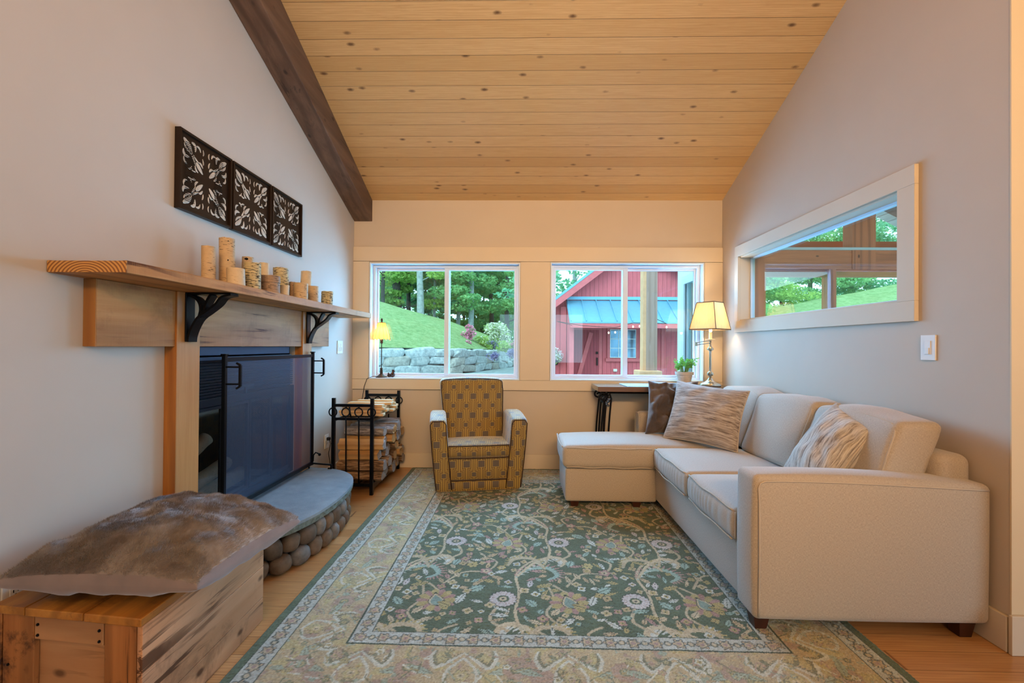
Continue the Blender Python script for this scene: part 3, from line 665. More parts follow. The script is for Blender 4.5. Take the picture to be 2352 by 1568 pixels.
# three scrollwork wall panels
m_pan = simple('dark_bronze_panel', '2a1c12', .45, .4, var=.15); m_orn = simple('aged_silver_relief', 'cdbfa8', .4, .35, var=.3, scale=30)
def petal(q, pts, w0, t, c, sx, sz, y0, z0, xf_):
    # tapered curved stroke, quadratic bezier control pts in unit quadrant space
    p0, p1, p2 = pts; n = 12; V = []; 
    for i in range(n+1):
        s = i/n; x = (1-s)**2*p0[0]+2*s*(1-s)*p1[0]+s*s*p2[0]; z = (1-s)**2*p0[1]+2*s*(1-s)*p1[1]+s*s*p2[1]
        dx = 2*(1-s)*(p1[0]-p0[0])+2*s*(p2[0]-p1[0]); dz = 2*(1-s)*(p1[1]-p0[1])+2*s*(p2[1]-p1[1]); l = math.hypot(dx, dz) or 1
        w = w0*(math.sin(PI*min(1, s*.93+.035))**t); V.append((x, z, -dz/l*w, dx/l*w))
    vs = []
    for (x, z, nx, nz) in V:
        for (k, h) in ((-1, 0), (0, .0022), (1, 0)): vs.append((xf_+.0004+h, y0+sx*(x+nx*k), z0+sz*(z+nz*k)))
    fs = []
    for i in range(n):
        for k in range(2):
            f = (i*3+k, i*3+k+1, i*3+4+k, i*3+3+k); fs.append(f)
    q.add(vs, fs)
STR = [(((.93, .93), (.80, .86), (.62, .70)), .055, .7), (((.90, .80), (.86, .66), (.60, .58)), .030, .8), (((.80, .90), (.66, .86), (.58, .60)), .030, .8),
       (((.92, .62), (.96, .42), (.70, .46)), .040, .7), (((.62, .92), (.42, .96), (.46, .70)), .040, .7), (((.90, .42), (.94, .26), (.78, .24)), .028, .7), (((.42, .90), (.26, .94), (.24, .78)), .028, .7),
       (((.60, .54), (.52, .50), (.44, .30)), .026, .8), (((.54, .60), (.50, .52), (.30, .44)), .026, .8), (((.42, .42), (.34, .34), (.14, .16)), .055, .8),
       (((.30, .46), (.20, .46), (.14, .34)), .030, .7), (((.46, .30), (.46, .20), (.34, .14)), .030, .7), (((.16, .62), (.10, .52), (.12, .44)), .024, .7), (((.62, .16), (.52, .10), (.44, .12)), .024, .7),
       (((.14, .90), (.08, .80), (.14, .72)), .022, .7), (((.74, .14), (.64, .10), (.60, .24)), .022, .7), (((.76, .78), (.70, .74), (.66, .64)), .018, .9)]
for i, (ya, yb, lab) in enumerate(((2.118, 2.507, 'dark square scrollwork wall panel nearest the viewer above the mantel'), (2.519, 2.908, 'middle dark square panel with leafy fleur scrollwork above the mantel'), (2.921, 3.322, 'farthest dark square scrollwork panel above the mantel'))):
    z0, z1 = 1.852, 2.243; r = empty('wall_panel', (XL, (ya+yb)/2, z0), lab, 'wall art', 'scrollwork panels above the mantel')
    MB().box(XL+.001, XL+.016, ya+.01, yb-.01, z0+.01, z1-.01).build('back_plate', m_pan, r)
    q = MB(); f = .012; q.box(XL+.001, XL+.030, ya, ya+f, z0, z1).box(XL+.001, XL+.030, yb-f, yb, z0, z1).box(XL+.001, XL+.030, ya+f, yb-f, z1-f, z1).box(XL+.001, XL+.030, ya+f, yb-f, z0, z0+f)
    q.build('frame', m_pan, r, bevel=.002)
    q = MB(); hw = (yb-ya)/2-f-.012; cyy, czz = (ya+yb)/2, (z0+z1)/2
    for sx in (-1, 1):
        for sz in (-1, 1):
            for (pts, w0, t) in STR: petal(q, pts, w0*1.25, t*.8, 0, sx*hw, sz*hw, cyy, czz, XL+.0162)
    if i != 1:   # fine horizontal slats crossing the openings
        pass
    q.build('scroll_relief', m_orn, r, smooth=True, label='pale silvery scrolls')
    if i != 1:
        q = MB()
        for k in range(34):
            zz = czz-hw*.84+k*hw*1.68/33
            for s in (-1, 1): q.box(XL+.0188, XL+.0200, cyy+s*hw*.62-hw*.25, cyy+s*hw*.62+hw*.14, zz, zz+.0028)
        q.build('fine_slats', m_pan, r)

# firewood in the insert
def log_mesh(q, p0, p1, r, sd=0, n=14, m=8):
    p0, p1 = Vector(p0), Vector(p1); t = (p1-p0).normalized(); a = Vector((0, 0, 1)).cross(t).normalized(); c = t.cross(a); vs = []; fs = []
    for i in range(m+1):
        p = p0.lerp(p1, i/m)
        for k in range(n):
            an = 2*PI*k/n; rr = r*(1+.12*noise.noise(Vector((math.cos(an)*1.5+sd, math.sin(an)*1.5, i*.5)))); vs.append(p+(a*math.cos(an)+c*math.sin(an))*rr)
    for i in range(m):
        for k in range(n): fs.append((i*n+k, i*n+(k+1) % n, (i+1)*n+(k+1) % n, (i+1)*n+k))
    fs += [tuple(range(n))[::-1], tuple(m*n+k for k in range(n))]; q.add(vs, fs); return q
for (p0, p1, rr, lab) in (((XL-.14, 2.32, .33), (XL-.20, 2.98, .34), .045, 'birch log lying lowest behind the glass of the fireplace'),
                     ((XL-.12, 2.40, .42), (XL-.22, 2.85, .44), .042, 'birch log resting on the lower one inside the fireplace'),
                     ((XL-.17, 2.29, .51), (XL-.13, 2.55, .66), .038, 'birch log leaning upward inside the fireplace at its near side')):
    log_mesh(MB(), p0, p1, rr, rr*100).build('birch_firewood', m_birch_p, smooth=True, label=lab, cat='log', group='birch logs inside the fireplace')
b = MB()
for k in range(7): y = 2.34+k*.12; b.bar((XL-.28, y, .298), (XL-.07, y, .298), .012)
b.bar((XL-.09, 2.32, .298), (XL-.09, 3.12, .298), .014).bar((XL-.26, 2.32, .298), (XL-.26, 3.12, .298), .014)
b.build('log_grate', m_iron, fp)

# ------------------------------------------------------------------ wooden crate bench
m_crate = wood('weathered_crate_pine', (.70, .38, .20), (.54, .26, .115), (.07, .025, .01), 'Y', 30, .6, .55, .9, .0, .3, .45)
m_crate_t = wood('amber_lid_boards', (.56, .26, .05), (.38, .14, .02), (.07, .022, .006), 'Y', 30, .32, .5, .8, .0, .2, .6)
m_crate_f = wood('orange_crate_stile', (.52, .22, .065), (.34, .12, .03), (.04, .014, .006), 'Z', 26, .6, .6, .9, 0, .4, 1.)
m_crate_r = wood('light_crate_rail', (.56, .31, .14), (.46, .22, .09), (.12, .05, .02), 'X', 26, .5, .6, .3)
cr_ = empty('wooden_crate', (-1.36, 1.65, 0), 'old wooden crate bench with plank lid under the fur cushion', 'crate')
FR, FL, BR, BLc = (-1.100, 1.298), (-1.603, 1.352), (-1.118, 1.949), (-1.603, 1.985)
def cq(u, v):   # u 0 left..1 right, v 0 front..1 back
    a = Vector((FL[0]*(1-u)+FR[0]*u, FL[1]*(1-u)+FR[1]*u)); c = Vector((BLc[0]*(1-u)+BR[0]*u, BLc[1]*(1-u)+BR[1]*u)); return a.lerp(c, v)
def cbox(q, u0, u1, v0, v1, z0, z1):
    vs = []
    for z in (z0, z1):
        for v in (v0, v1):
            for u in (u0, u1): p = cq(u, v); vs.append((p.x, p.y, z))
    return q.add(vs, [(0, 2, 3, 1), (4, 5, 7, 6), (0, 1, 5, 4), (2, 6, 7, 3), (0, 4, 6, 2), (1, 3, 7, 5)])
for u0, u1 in ((-.012, .213), (.218, .615), (.620, 1.0)): cbox(MB(), u0, u1, -.012, 1.0, .375, .400).build('lid_board', m_crate_t, cr_, bevel=.003)
for k, (z0, z1) in enumerate(((.002, .10), (.102, .235), (.237, .3745))): cbox(MB(), .962, .998, 0, .998, z0, z1).build('side_plank', m_crate, cr_, bevel=.002)
cbox(MB(), 0.0, .036, 0, .998, .002, .3745).build('side_plank', m_crate_f, cr_, bevel=.002)
cbox(MB(), .045, .265, .0, .03, .002, .3745).build('end_stile', m_crate_f, cr_, bevel=.003)
cbox(MB(), .745, .957, .0, .03, .002, .3745).build('end_stile', m_crate_f, cr_, bevel=.003)
cbox(MB(), .270, .740, .0, .028, .305, .3745).build('end_rail', m_crate_r, cr_, bevel=.002)
cbox(MB(), .036, .962, .031, .055, .002, .3745).build('end_board', m_crate_r, cr_)
cbox(MB(), .036, .962, .965, .998, .002, .3745).build('end_board', m_crate_r, cr_)
b = MB()
for (u, z) in ((.295, .35), (.295, .318), (.715, .35), (.715, .318), (.09, .22), (.10, .10)):
    p = cq(u, -.002); b.ball((p.x, p.y, z), .0045, 8, 5)
b.build('nails', m_iron, cr_)

# ------------------------------------------------------------------ cushions
def pillow(name, TL, TR, BR_, BL_, T, mat, label, cat='cushion', n=30, k=.07, piping=None, wr=.010, wfreq=7, fur=0, furmat=None, under=None, sd=1., ridged=False, pw=.42, sag=None, group=None, nback=1.0, flim=1.):
    TL, TR, BR_, BL_ = [Vector(p) for p in (TL, TR, BR_, BL_)]
    nrm = ((TR-BL_).cross(TL-BR_)).normalized()     # front normal
    if nrm.dot(Vector((0, 0, 1.2))-(TL+BR_)/2) < 0: nrm = -nrm
    def P(u, v, side):
        uu = u*(1-k*(1-v*v)); vv = v*(1-k*(1-u*u))
        base = (TL*(1-uu)*(1+vv)+TR*(1+uu)*(1+vv)+BR_*(1+uu)*(1-vv)+BL_*(1-uu)*(1-vv))/4
        e = max(0, (1-u*u)*(1-v*v)); h = T*e**pw*(nback if side < 0 else 1)
        wv = noise.noise(Vector((u*wfreq*.5+sd, v*wfreq*.5, side*3)))*wr*min(1, e*6)*2
        wv += abs(noise.noise(Vector((u*wfreq+sd, v*wfreq*.6, 9+side))))*wr*.8*min(1, e*4)
        p = base+nrm*side*(h+wv)
        if sag: p = sag(p)
        return p
    b = MB(); N = n; vs = []; fs = []
    for side in (1, -1):
        for i in range(N+1):
            for j in range(N+1):
                s = lambda t: math.sin((t*2/N-1)*PI/2)
                vs.append(P(s(i), s(j), side))
    M_ = (N+1)**2
    for side in (0, 1):
        for i in range(N):
            for j in range(N):
                f = (side*M_+i*(N+1)+j, side*M_+(i+1)*(N+1)+j, side*M_+(i+1)*(N+1)+j+1, side*M_+i*(N+1)+j+1)
                fs.append(f if side == 0 else f[::-1])
    b.add(vs, fs)
    uvf = None
    o = b.build(name, mat, None, smooth=True, label=label, cat=cat, group=group)
    # uv from pillow parameters
    me = o.data; li = np.zeros(len(me.loops), dtype=np.int32); me.loops.foreach_get('vertex_index', li)
    ij = li % M_; uu = (ij//(N+1))/N; vv = (ij % (N+1))/N; me.uv_layers[0].data.foreach_set('uv', np.stack([uu, vv], 1).astype(np.float32).ravel())
    if piping:
        loop = [P(u, v, 0) for u, v in [(-1+2*i/16, -1) for i in range(16)]+[(1, -1+2*i/16) for i in range(16)]+[(1-2*i/16, 1) for i in range(16)]+[(-1, 1-2*i/16) for i in range(16)]]
        MB().tube(loop, .0045, 6, True).build('piping', piping, o, smooth=True)
    if fur:
        g = MB(); R_ = np.random.default_rng(3); V = []; Fc = []
        comb = (BR_-TL).normalized()
        for q in range(fur):
            u, v = R_.uniform(-1, 1, 2)*flim; u = math.copysign(abs(u/flim)**.8*flim, u); u *= 1+.006*math.sin(v*40); v *= 1+.006*math.sin(u*37)
            p = P(u, v, 1); e = .004; nn = (P(u+e, v, 1)-p).cross(P(u, v+e, 1)-p)
            if nn.length < 1e-12: continue
            nn.normalize()
            if nn.dot(nrm) < 0: nn = -nn
            sw = noise.noise_vector(Vector((u*3, v*3, sd)))*1.2+noise.noise_vector(Vector((u*9, v*9, sd)))*.7
            d = (nn*.55+comb*.55+sw*.6+Vector(R_.normal(0, .25, 3))).normalized(); ln = R_.uniform(.006, .0125)
            if d.dot(nn) < .1: d = (d+nn*(.25-d.dot(nn))).normalized()
            sd_ = d.cross(nn); sd_ = sd_.normalized()*.0006 if sd_.length > 1e-6 else Vector((.0007, 0, 0))
            i0 = len(V); V += [p-sd_, p+sd_, p+d*ln]; Fc.append((i0, i0+1, i0+2))
        g.add(V, Fc); g.build('fur_pile', furmat or mat, o)
    return o
def m_fur(nm, a, b_, c_):
    t = NT(nm); o = t.tc(); n1 = t.noise(o, 4.5, 4, .6, .7); n2 = t.noise(t.map(o, (1, 1, 1)), 60, 2)
    c = t.ramp(n1, [(.30, a), (.48, b_), (.68, c_)]); c = t.mix(t.math('MULTIPLY', n2, .4), c, a); t.bump(n2, .4, .004)
    return t.fin(c, .5, 0, .35, sheen=.6)
m_furb = m_fur('taupe_faux_fur', (.075, .045, .026), (.165, .115, .078), (.44, .37, .31))  # palest tone puts the silver window highlights into the fur colour
m_furd = m_fur('charcoal_faux_fur', (.035, .022, .015), (.075, .05, .038), (.15, .11, .085))
m_suede = simple('taupe_suede_backing', '82716a', .8, var=.12, scale=12, sheen=.4)
# big fur floor cushion lying on the crate
L1 = un(-20, 1345, Z=.475); N1 = un(452, 1352, Z=.478); R1c = un(690, 1197, Z=.475); F1 = Vector((XL+.075, 2.06, .475))
q = pillow('fur_cushion', L1, F1, R1c, N1, .112, m_furb, 'large taupe faux fur cushion lying on the wooden crate', n=40, k=.03, wr=.010, wfreq=7, fur=110000, nback=.62, pw=.34, sd=4., flim=.985)
me = q.data; me.materials.append(m_suede)
for p_ in me.polygons:
    if p_.index >= 40*40 or min(p_.index//40, 39-p_.index//40, p_.index % 40, 39-p_.index % 40) < 2: p_.material_index = 1
# ------------------------------------------------------------------ firewood rack
m_bark = NT('rough_split_bark'); _o = m_bark.tc(); _n = m_bark.noise(m_bark.map(_o, (.5, 3, 3)), 22, 5, .7, .6); m_bark.bump(_n, 1.0, .01)
m_bark = m_bark.fin(m_bark.ramp(_n, [(.32, (.035, .02, .012)), (.5, (.20, .11, .055)), (.7, (.42, .27, .15))]), .85)
m_bark2 = NT('grey_weathered_bark'); _o = m_bark2.tc(); _n = m_bark2.noise(m_bark2.map(_o, (.6, 3, 3)), 26, 5, .7, .6); m_bark2.bump(_n, 1.0, .01)
m_bark2 = m_bark2.fin(m_bark2.ramp(_n, [(.32, (.05, .035, .03)), (.5, (.24, .19, .16)), (.7, (.46, .40, .35))]), .85)
m_split = wood('fresh_split_wood', (.56, .33, .13), (.45, .24, .08), (.2, .08, .03), 'X', 26, .7, 0, .4, 0, .6)
m_endw = wood('grey_log_ends', (.40, .34, .29), (.26, .20, .16), (.10, .07, .05), 'X', 40, .8, 0, .4, 0, .5)
m_kind = wood('pale_kindling', (.62, .40, .20), (.52, .31, .13), (.35, .18, .07), 'X', 26, .65)
RY0_, RY1_ = 3.590, 4.365; xl_, xr_ = XL+.055, -1.195
xl_ = un(766, 1000, Y=RY0_).x
rk = empty('firewood_rack', ((xl_+xr_)/2, 3.97, 0), 'black steel firewood rack with ring ornaments beside the hearth', 'log rack')
for k, yy in enumerate((RY0_, RY1_)):
    for xx in (xl_, xr_): MB().box(xx-.013, xx+.013, yy-.013, yy+.013, .0015, .775 if k == 0 else .762).build('upright', m_iron2, rk, bevel=.0015)
    MB().box(xl_+.013, xr_-.013, yy-.009, yy+.009, .705, .728).build('crossbar', m_iron2, rk)
    MB().box(xl_+.013, xr_-.013, yy-.009, yy+.009, .598, .618).build('crossbar', m_iron2, rk)
    MB().box(xl_+.013, xr_-.013, yy-.009, yy+.009, .070, .092).build('crossbar', m_iron2, rk)
for xx in (xl_, xr_): MB().box(xx-.009, xx+.009, RY0_+.013, RY1_-.013, .045, .092).build('base_rail', m_iron2, rk)
for xx in (xl_+.11, xr_-.11): MB().box(xx-.009, xx+.009, RY0_+.009, RY1_-.009, .068, .088).build('base_rail', m_iron2, rk)
for yy, s in ((RY0_-.016, 1), (RY1_+.014, 1)):
    for k in range(4):
        xx = xl_+(xr_-xl_)*k/3; q = MB(); q.tube([(xx+math.cos(a)*.031, yy, .664+math.sin(a)*.033) for a in [2*PI*i/20 for i in range(20)]], .0055, 8, True)
        if k in (1, 2): q.tube([(xx, yy, .630), (xx, yy+.006, .60), (xx, yy+.016, .09)], .0062, 8).tube([(xx, yy+.01, .706), (xx, yy, .697)], .006, 8)
        q.build('ring_rod' if k in (1, 2) else 'ring', m_iron2, rk, smooth=True)
for yy in (3.78, 4.16):
    q = MB(); q.tube([(xl_+.006, yy, .594), (xl_+.06, yy, .600), (xr_-.07, yy, .600), (xr_-.006, yy, .594)], .008, 6); q.build('kindling_hanger', m_iron2, rk, smooth=True)
for xx in (xl_, xr_): MB().box(xx-.006, xx+.006, RY0_+.013, RY1_-.013, .585, .603).build('top_rail', m_iron2, rk)
for xx in (xl_+.10, xr_-.035): MB().tube([(xx+.012, 3.80, .597), (xx+.010, 3.70, .598), (xx+.004, 3.684, .606), (xx-.004, 3.680, .64), (xx-.008, 3.682, .69)], .008, 6).build('kindling_hook', m_iron2, rk, smooth=True)
# split logs, stacked across the rack
rs = random.Random(11)
zrow = .093; cnt = 0
rows = [(.085, 6), (.088, 6), (.083, 6), (.085, 6), (.080, 6)]
pos = {0: 'at the bottom', 1: 'in the second row', 2: 'in the middle row', 3: 'in the fourth row', 4: 'on top'}
where = ['nearest the hearth', 'second from the hearth', 'third from the hearth', 'fourth from the hearth', 'fifth from the hearth', 'nearest the window wall']
for ri, (h, n_) in enumerate(rows):
    y = RY0_+.026; wd = (RY1_-RY0_-.052)/n_
    for k in range(n_):
        if ri == 4 and k == 0: y += wd; continue
        x0 = xl_+.016+rs.uniform(.0, .012)-.0; x1 = xr_+.05+rs.uniform(-.02, .045)
        if ri == 2 and k == 0: x0 -= .0
        w_ = wd*.94; hh = h*.95; sd = rs.random()*99
        m_ = 5+rs.randrange(3); poly = []
        for i in range(m_):
            a = 2*PI*(i+.3+rs.uniform(-.12, .12))/m_; cx = math.cos(a); cz = math.sin(a); s_ = 1/max(abs(cx), abs(cz))
            s_ = min(s_, 1.22); poly.append((cx*s_*w_/2, cz*s_*hh/2))
        q = MB(); N = 10; vs = []; fs = []; M2 = len(poly)*3; 
        ring = []
        for i in range(len(poly)):
            p, r2 = poly[i], poly[(i+1) % len(poly)]
            for t in (0, 1/3, 2/3): ring.append((p[0]+(r2[0]-p[0])*t, p[1]+(r2[1]-p[1])*t))
        for j in range(N+1):
            x = x0+(x1-x0)*j/N
            for (a, c_) in ring:
                kk = 1+.10*noise.noise(Vector((x*6+sd, a*30, c_*30)))-.05*abs(noise.noise(Vector((x*30+sd, a*60, c_*60)))); vs.append((x+(noise.noise(Vector((a*40+sd, c_*40, j)))*.012 if j in (0, N) else 0), y+wd/2+a*kk, zrow+h/2+c_*kk))
        for j in range(N):
            for i in range(M2): fs.append((j*M2+i, j*M2+(i+1) % M2, (j+1)*M2+(i+1) % M2, (j+1)*M2+i))
        q.add(vs, fs)
        if k == 0: mm = {0: m_bark, 1: m_bark, 2: m_split, 3: m_split}.get(ri, m_bark2)
        else: mm = rs.choice([m_bark, m_bark2, m_bark2]) if ri == 4 else rs.choice([m_bark, m_split])
        lab = 'split firewood log %s of the black rack, %s' % (pos[ri], where[k])
        lg = q.build('firewood_log', mm, label=lab, cat='firewood', group='split logs stacked in the black rack')
        q2 = MB(); q2.add(vs[-M2:], [tuple(range(M2))]); q2.add(vs[:M2], [tuple(range(M2))[::-1]]); q2.build('split_end', rs.choice([m_endw, m_endw, m_split]), lg, origin=wloc(lg))
        y += wd
    zrow += h
rs = random.Random(5); kn = 0
for ri, (zz, n_) in enumerate(((.612, 4), (.634, 5), (.656, 4), (.678, 3))):
    for k in range(n_):
        yy = 3.70+.04*ri*.5+k*(.58-.03*ri)/n_; w_ = .036+rs.uniform(-.006, .012); x0 = xl_-.02+.03*rs.random(); x1 = xr_+.01+.05*rs.random()
        def fn(p, s=rs.uniform(-.03, .03), yy=yy): return Vector((p.x, p.y+(p.x-x0)*s, p.z+.004*noise.noise(Vector((p.x*9, yy*9, 1)))))
        kn += 1
        MB().rbox(x0, x1, yy, yy+w_*1.7, zz, zz+.021, .004, (4, 1, 1), fn=fn).build('kindling_stick', m_kind, label='pale split kindling stick in the upper tray of the firewood rack', cat='firewood', group='pale kindling sticks above the logs')

# ------------------------------------------------------------------ rug
rx0, rx1, ry0, ry1 = -1.062, 1.452, 1.42, 4.395
rx1 = float(un(2110, 1568, Z=0).x)
res = .0042; nx = int((rx1-rx0)/res); ny = int((ry1-ry0)/res)
xs = np.linspace(rx0, rx1, nx+1); ys = np.linspace(ry0, ry1, ny+1); GX, GY = np.meshgrid(xs, ys)
def h2(s): return np.array(rgb(s)[:3])
C = np.zeros(GX.shape+(3,)); 
GREEN, DKG, CREAM, GOLD, LILAC, TEAL, PINK, BLK, PALE, TAN = [h2(x) for x in ('505a3e', '2f3626', 'b8a884', 'a3935c', 'b9b1a6', '8ea390', '9c7a6c', '2a2a26', 'bdbfae', 'b39c74')]
C[:] = GREEN
dE = np.minimum(np.minimum(GX-rx0, rx1-GX), np.minimum(GY-ry0, ry1-GY))
fx0, fx1, fy0, fy1 = rx0+.45, rx1-.45, ry0+.45, ry1-.45
def paint(mask, col, a=1.0):
    C[mask] = C[mask]*(1-a)+col*a
def win(cx, cy, r):
    i0, i1 = np.searchsorted(ys, [cy-r, cy+r]); j0, j1 = np.searchsorted(xs, [cx-r, cx+r]); return slice(i0, i1), slice(j0, j1)
clip = None
def stamp(cx, cy, r, f):
    si, sj = win(cx, cy, r)
    if si.start >= si.stop or sj.start >= sj.stop: return
    X = GX[si, sj]-cx; Y = GY[si, sj]-cy; sub = C[si, sj]; cl = clip[si, sj]
    for m, col in f(X, Y): m = m & cl; sub[m] = col
def rosette(cx, cy, r, cp, cc, n=16, rim=None):
    def f(X, Y):
        d = np.hypot(X, Y); a = np.arctan2(Y, X); R = r*(1-.13*np.abs(np.sin(a*n/2))); out = [(d < R*1.07, DKG if rim is None else rim), (d < R, cp)]
        out.append(((np.abs(np.sin(a*n/2)) > .985) & (d < R*.97) & (d > r*.42), PINK)); out.append((d < r*.42, GREEN)); out.append((d < r*.26, cc)); out.append((d < r*.1, BLK)); return out
    stamp(cx, cy, r*1.2, f)
def flower(cx, cy, r, col, cc=None, n=5, ph=0):
    def f(X, Y):
        d = np.hypot(X, Y); a = np.arctan2(Y, X)+ph; R = r*(.62+.38*np.abs(np.cos(a*n/2))); return [(d < R*1.12, DKG), (d < R, col), ((d < R*.55), (cc if cc is not None else GOLD)), (d < r*.16, BLK)]
    stamp(cx, cy, r*1.2, f)
def leaf(cx, cy, ln, w, ang, col, jag=.25):
    ca, sa = math.cos(ang), math.sin(ang)
    def f(X, Y):
        u = (X*ca+Y*sa)/ln; v = (-X*sa+Y*ca)/w; e = np.clip(1-u*u, 0, 1)*(1-.25*u); e = e*(1+jag*np.sin(u*16)); return [((np.abs(v) < e+.12) & (np.abs(u) < 1.05), DKG), ((np.abs(v) < e) & (np.abs(u) < 1), col), ((np.abs(v) < .08) & (np.abs(u) < .8), DKG)]
    stamp(cx, cy, max(ln, w)*1.2, f)
def vine(pts, w, col, feather=0, fc=None, side=1):
    P = [np.array(p, float) for p in pts]; out = []
    for i in range(len(P)-1):
        p0, p1, p2, p3 = P[max(i-1, 0)], P[i], P[i+1], P[min(i+2, len(P)-1)]
        for k in range(26):
            t = k/26; out.append(.5*((2*p1)+(p2-p0)*t+(2*p0-5*p1+4*p2-p3)*t*t+(3*p1-p0-3*p2+p3)*t**3))
    for i, p in enumerate(out):
        s = i/len(out); ww = w*(1 if not feather else (.6+.8*math.sin(PI*s)))
        stamp(p[0], p[1], ww*1.2, lambda X, Y: [(np.hypot(X, Y) < ww, col)])
        if feather and i % 5 == 0 and 0 < i < len(out)-1:
            t = out[i+1]-out[i-1]; t = t/np.linalg.norm(t); nn = np.array([-t[1], t[0]])*side; L_ = feather*(.5+.8*math.sin(PI*s))
            for q in range(9):
                pp = p+nn*L_*q/9+t*L_*.35*q/9; r_ = max(.003, ww*.55*(1-q/9)+.0028); stamp(pp[0], pp[1], r_*1.3, lambda X, Y: [(np.hypot(X, Y) < r_, fc if fc is not None and q > 3 else col)])
def tear(cx, cy, s, ang=0):
    ca, sa = math.cos(ang), math.sin(ang)
    def f(X, Y):
        u = (X*ca+Y*sa)/s; v = (-X*sa+Y*ca)/s; a = np.arctan2(v, u); d = np.hypot(u, v)
        spk = 1.0+.22*np.abs(np.sin(a*7)); t_ = np.clip((v+.55)/1.25, 0, 1); wdt = .36*np.sqrt(np.clip(t_, 0, 1))*np.clip(1-t_, 0, 1)**.5*2.0
        wdt = .40*np.sin(PI*np.clip(t_, 0, 1)**.62); dd = np.abs(u)-wdt; ins = (v > -.55) & (v < .7)
        o = [(d < spk, GOLD), ((d < spk) & (np.sin(a*7) > .3), PINK), ((dd < .10) & (v > -.65) & (v < .84), DKG), ((dd < .045) & ins, CREAM), ((dd < -.055) & ins, TEAL*.75)]
        return o
    stamp(cx, cy, s*1.3, f)
# field
clip = (GX > fx0) & (GX < fx1) & (GY > fy0) & (GY < fy1)
clip_field = clip
PX_, PY_ = .622, 1.16
rr_ = np.random.default_rng(5)
for rowi in range(-1, 7):
    for coli in range(-2, 5):
        ox = -.08+PX_*coli+(PX_/2 if rowi % 2 else 0); oy = 2.13+(rowi)*.62
        if not (fx0-.6 < ox < fx1+.6 and fy0-.8 < oy < fy1+.6): continue
        fl = -1 if rowi % 2 else 1
        vine([(ox+.10*fl, oy-.28), (ox+.06*fl, oy-.12), (ox+.075*fl, oy+.06), (ox+.06*fl, oy+.22), (ox+.13*fl, oy+.36), (ox+.26*fl, oy+.44)], .0075, CREAM*.95)
        vine([(ox+.06*fl, oy+.2), (ox+.12*fl, oy+.28), (ox+.22*fl, oy+.30), (ox+.27*fl, oy+.23), (ox+.22*fl, oy+.18)], .009, TEAL, .045, PINK*1.1, fl)
        vine([(ox+.065*fl, oy+.21), (ox+.16*fl, oy+.36), (ox+.27*fl, oy+.43), (ox+.33*fl, oy+.38), (ox+.30*fl, oy+.32)], .008, CREAM, .042, PALE, -fl)
        vine([(ox+.31*fl, oy+.06), (ox+.22*fl, oy+.14), (ox+.24*fl, oy+.0), (ox+.20*fl, oy-.12), (ox+.30*fl, oy-.24)], .0065, CREAM*.9)
        vine([(ox-.02*fl, oy-.06), (ox-.05*fl, oy-.16), (ox+.03*fl, oy-.24)], .008, CREAM*.9)
        vine([(ox-.31*fl, oy+.12), (ox-.22*fl, oy+.24), (ox-.10*fl, oy+.26), (ox-.05*fl, oy+.36), (ox-.12*fl, oy+.42)], .0065, CREAM*.9)
        tear(ox+.31*fl, oy-.02, .078, .25*fl)
        rosette(ox, oy, .068, LILAC, CREAM, 18)
        vine([(ox+.10*fl, oy-.33), (ox+.16*fl, oy-.22), (ox+.26*fl, oy-.22), (ox+.30*fl, oy-.30)], .010, CREAM*.9, .036, GOLD, fl)
        flower(ox-.10*fl, oy+.26, .034, PINK*1.15, CREAM, 5); flower(ox-.18*fl, oy+.33, .034, GOLD*1.1, GOLD, 7); flower(ox-.02*fl, oy+.30, .026, GOLD*1.1, CREAM, 6)
        for (a, c_, r_, cc) in ((.10, .075, .028, CREAM), (.155, .045, .024, PALE), (-.155, -.10, .026, CREAM), (-.10, -.17, .022, PINK*1.2), (.18, -.15, .026, PINK), (-.24, .10, .024, PALE), (.36, .14, .026, CREAM), (.02, .15, .020, LILAC)):
            flower(ox+a*fl, oy+c_, r_, cc, GOLD, 4, a*9)
        for (a, c_, l_, w_, an, cc) in ((-.13, .09, .045, .026, .6, TEAL), (.13, -.03, .040, .020, 2.2, TEAL), (-.20, .0, .05, .018, 1.2, PALE), (.20, .12, .045, .016, .3, GOLD), (-.04, -.27, .04, .022, 1.9, TEAL), (-.27, -.05, .036, .022, 2.7, GOLD), (.13, .14, .036, .014, 1.4, LILAC), (-.08, .16, .03, .014, 2.8, GOLD), (.24, -.10, .034, .016, .9, CREAM), (-.25, .22, .032, .014, 2, CREAM), (.05, .42, .034, .018, .4, PALE)):
            leaf(ox+a*fl, oy+c_, l_, w_, an*fl, cc)
for q in range(2600):
    x_ = rr_.uniform(fx0, fx1); y_ = rr_.uniform(fy0, fy1); i_ = min(ny, int((y_-ry0)/res)); j_ = min(nx, int((x_-rx0)/res))
    bk = 3+q % 3; blk = C[max(0, i_-bk):i_+bk+1, max(0, j_-bk):j_+bk+1]
    if np.abs(blk-GREEN).sum() < .02*blk.size:
        k_ = rr_.integers(0, 3); cc_ = [CREAM, GOLD, PALE, TEAL, PINK*1.2, TAN][rr_.integers(0, 6)]
        if k_ == 0: flower(x_, y_, rr_.uniform(.014, .026), cc_*.9, GOLD, 4, q)
        else: leaf(x_, y_, rr_.uniform(.020, .044), rr_.uniform(.007, .015), rr_.uniform(0, 3.1), cc_)
inr = ~clip_field
lx = np.minimum(GX-rx0, rx1-GX); ly = np.minimum(GY-ry0, ry1-GY)
hor = ly < lx; sA = np.where(hor, GX-rx0, GY-ry0)
paint(inr & (dE <= .45), TAN*.92)
clip = inr & (dE > .04)
main = (dE > .125) & (dE < .372)
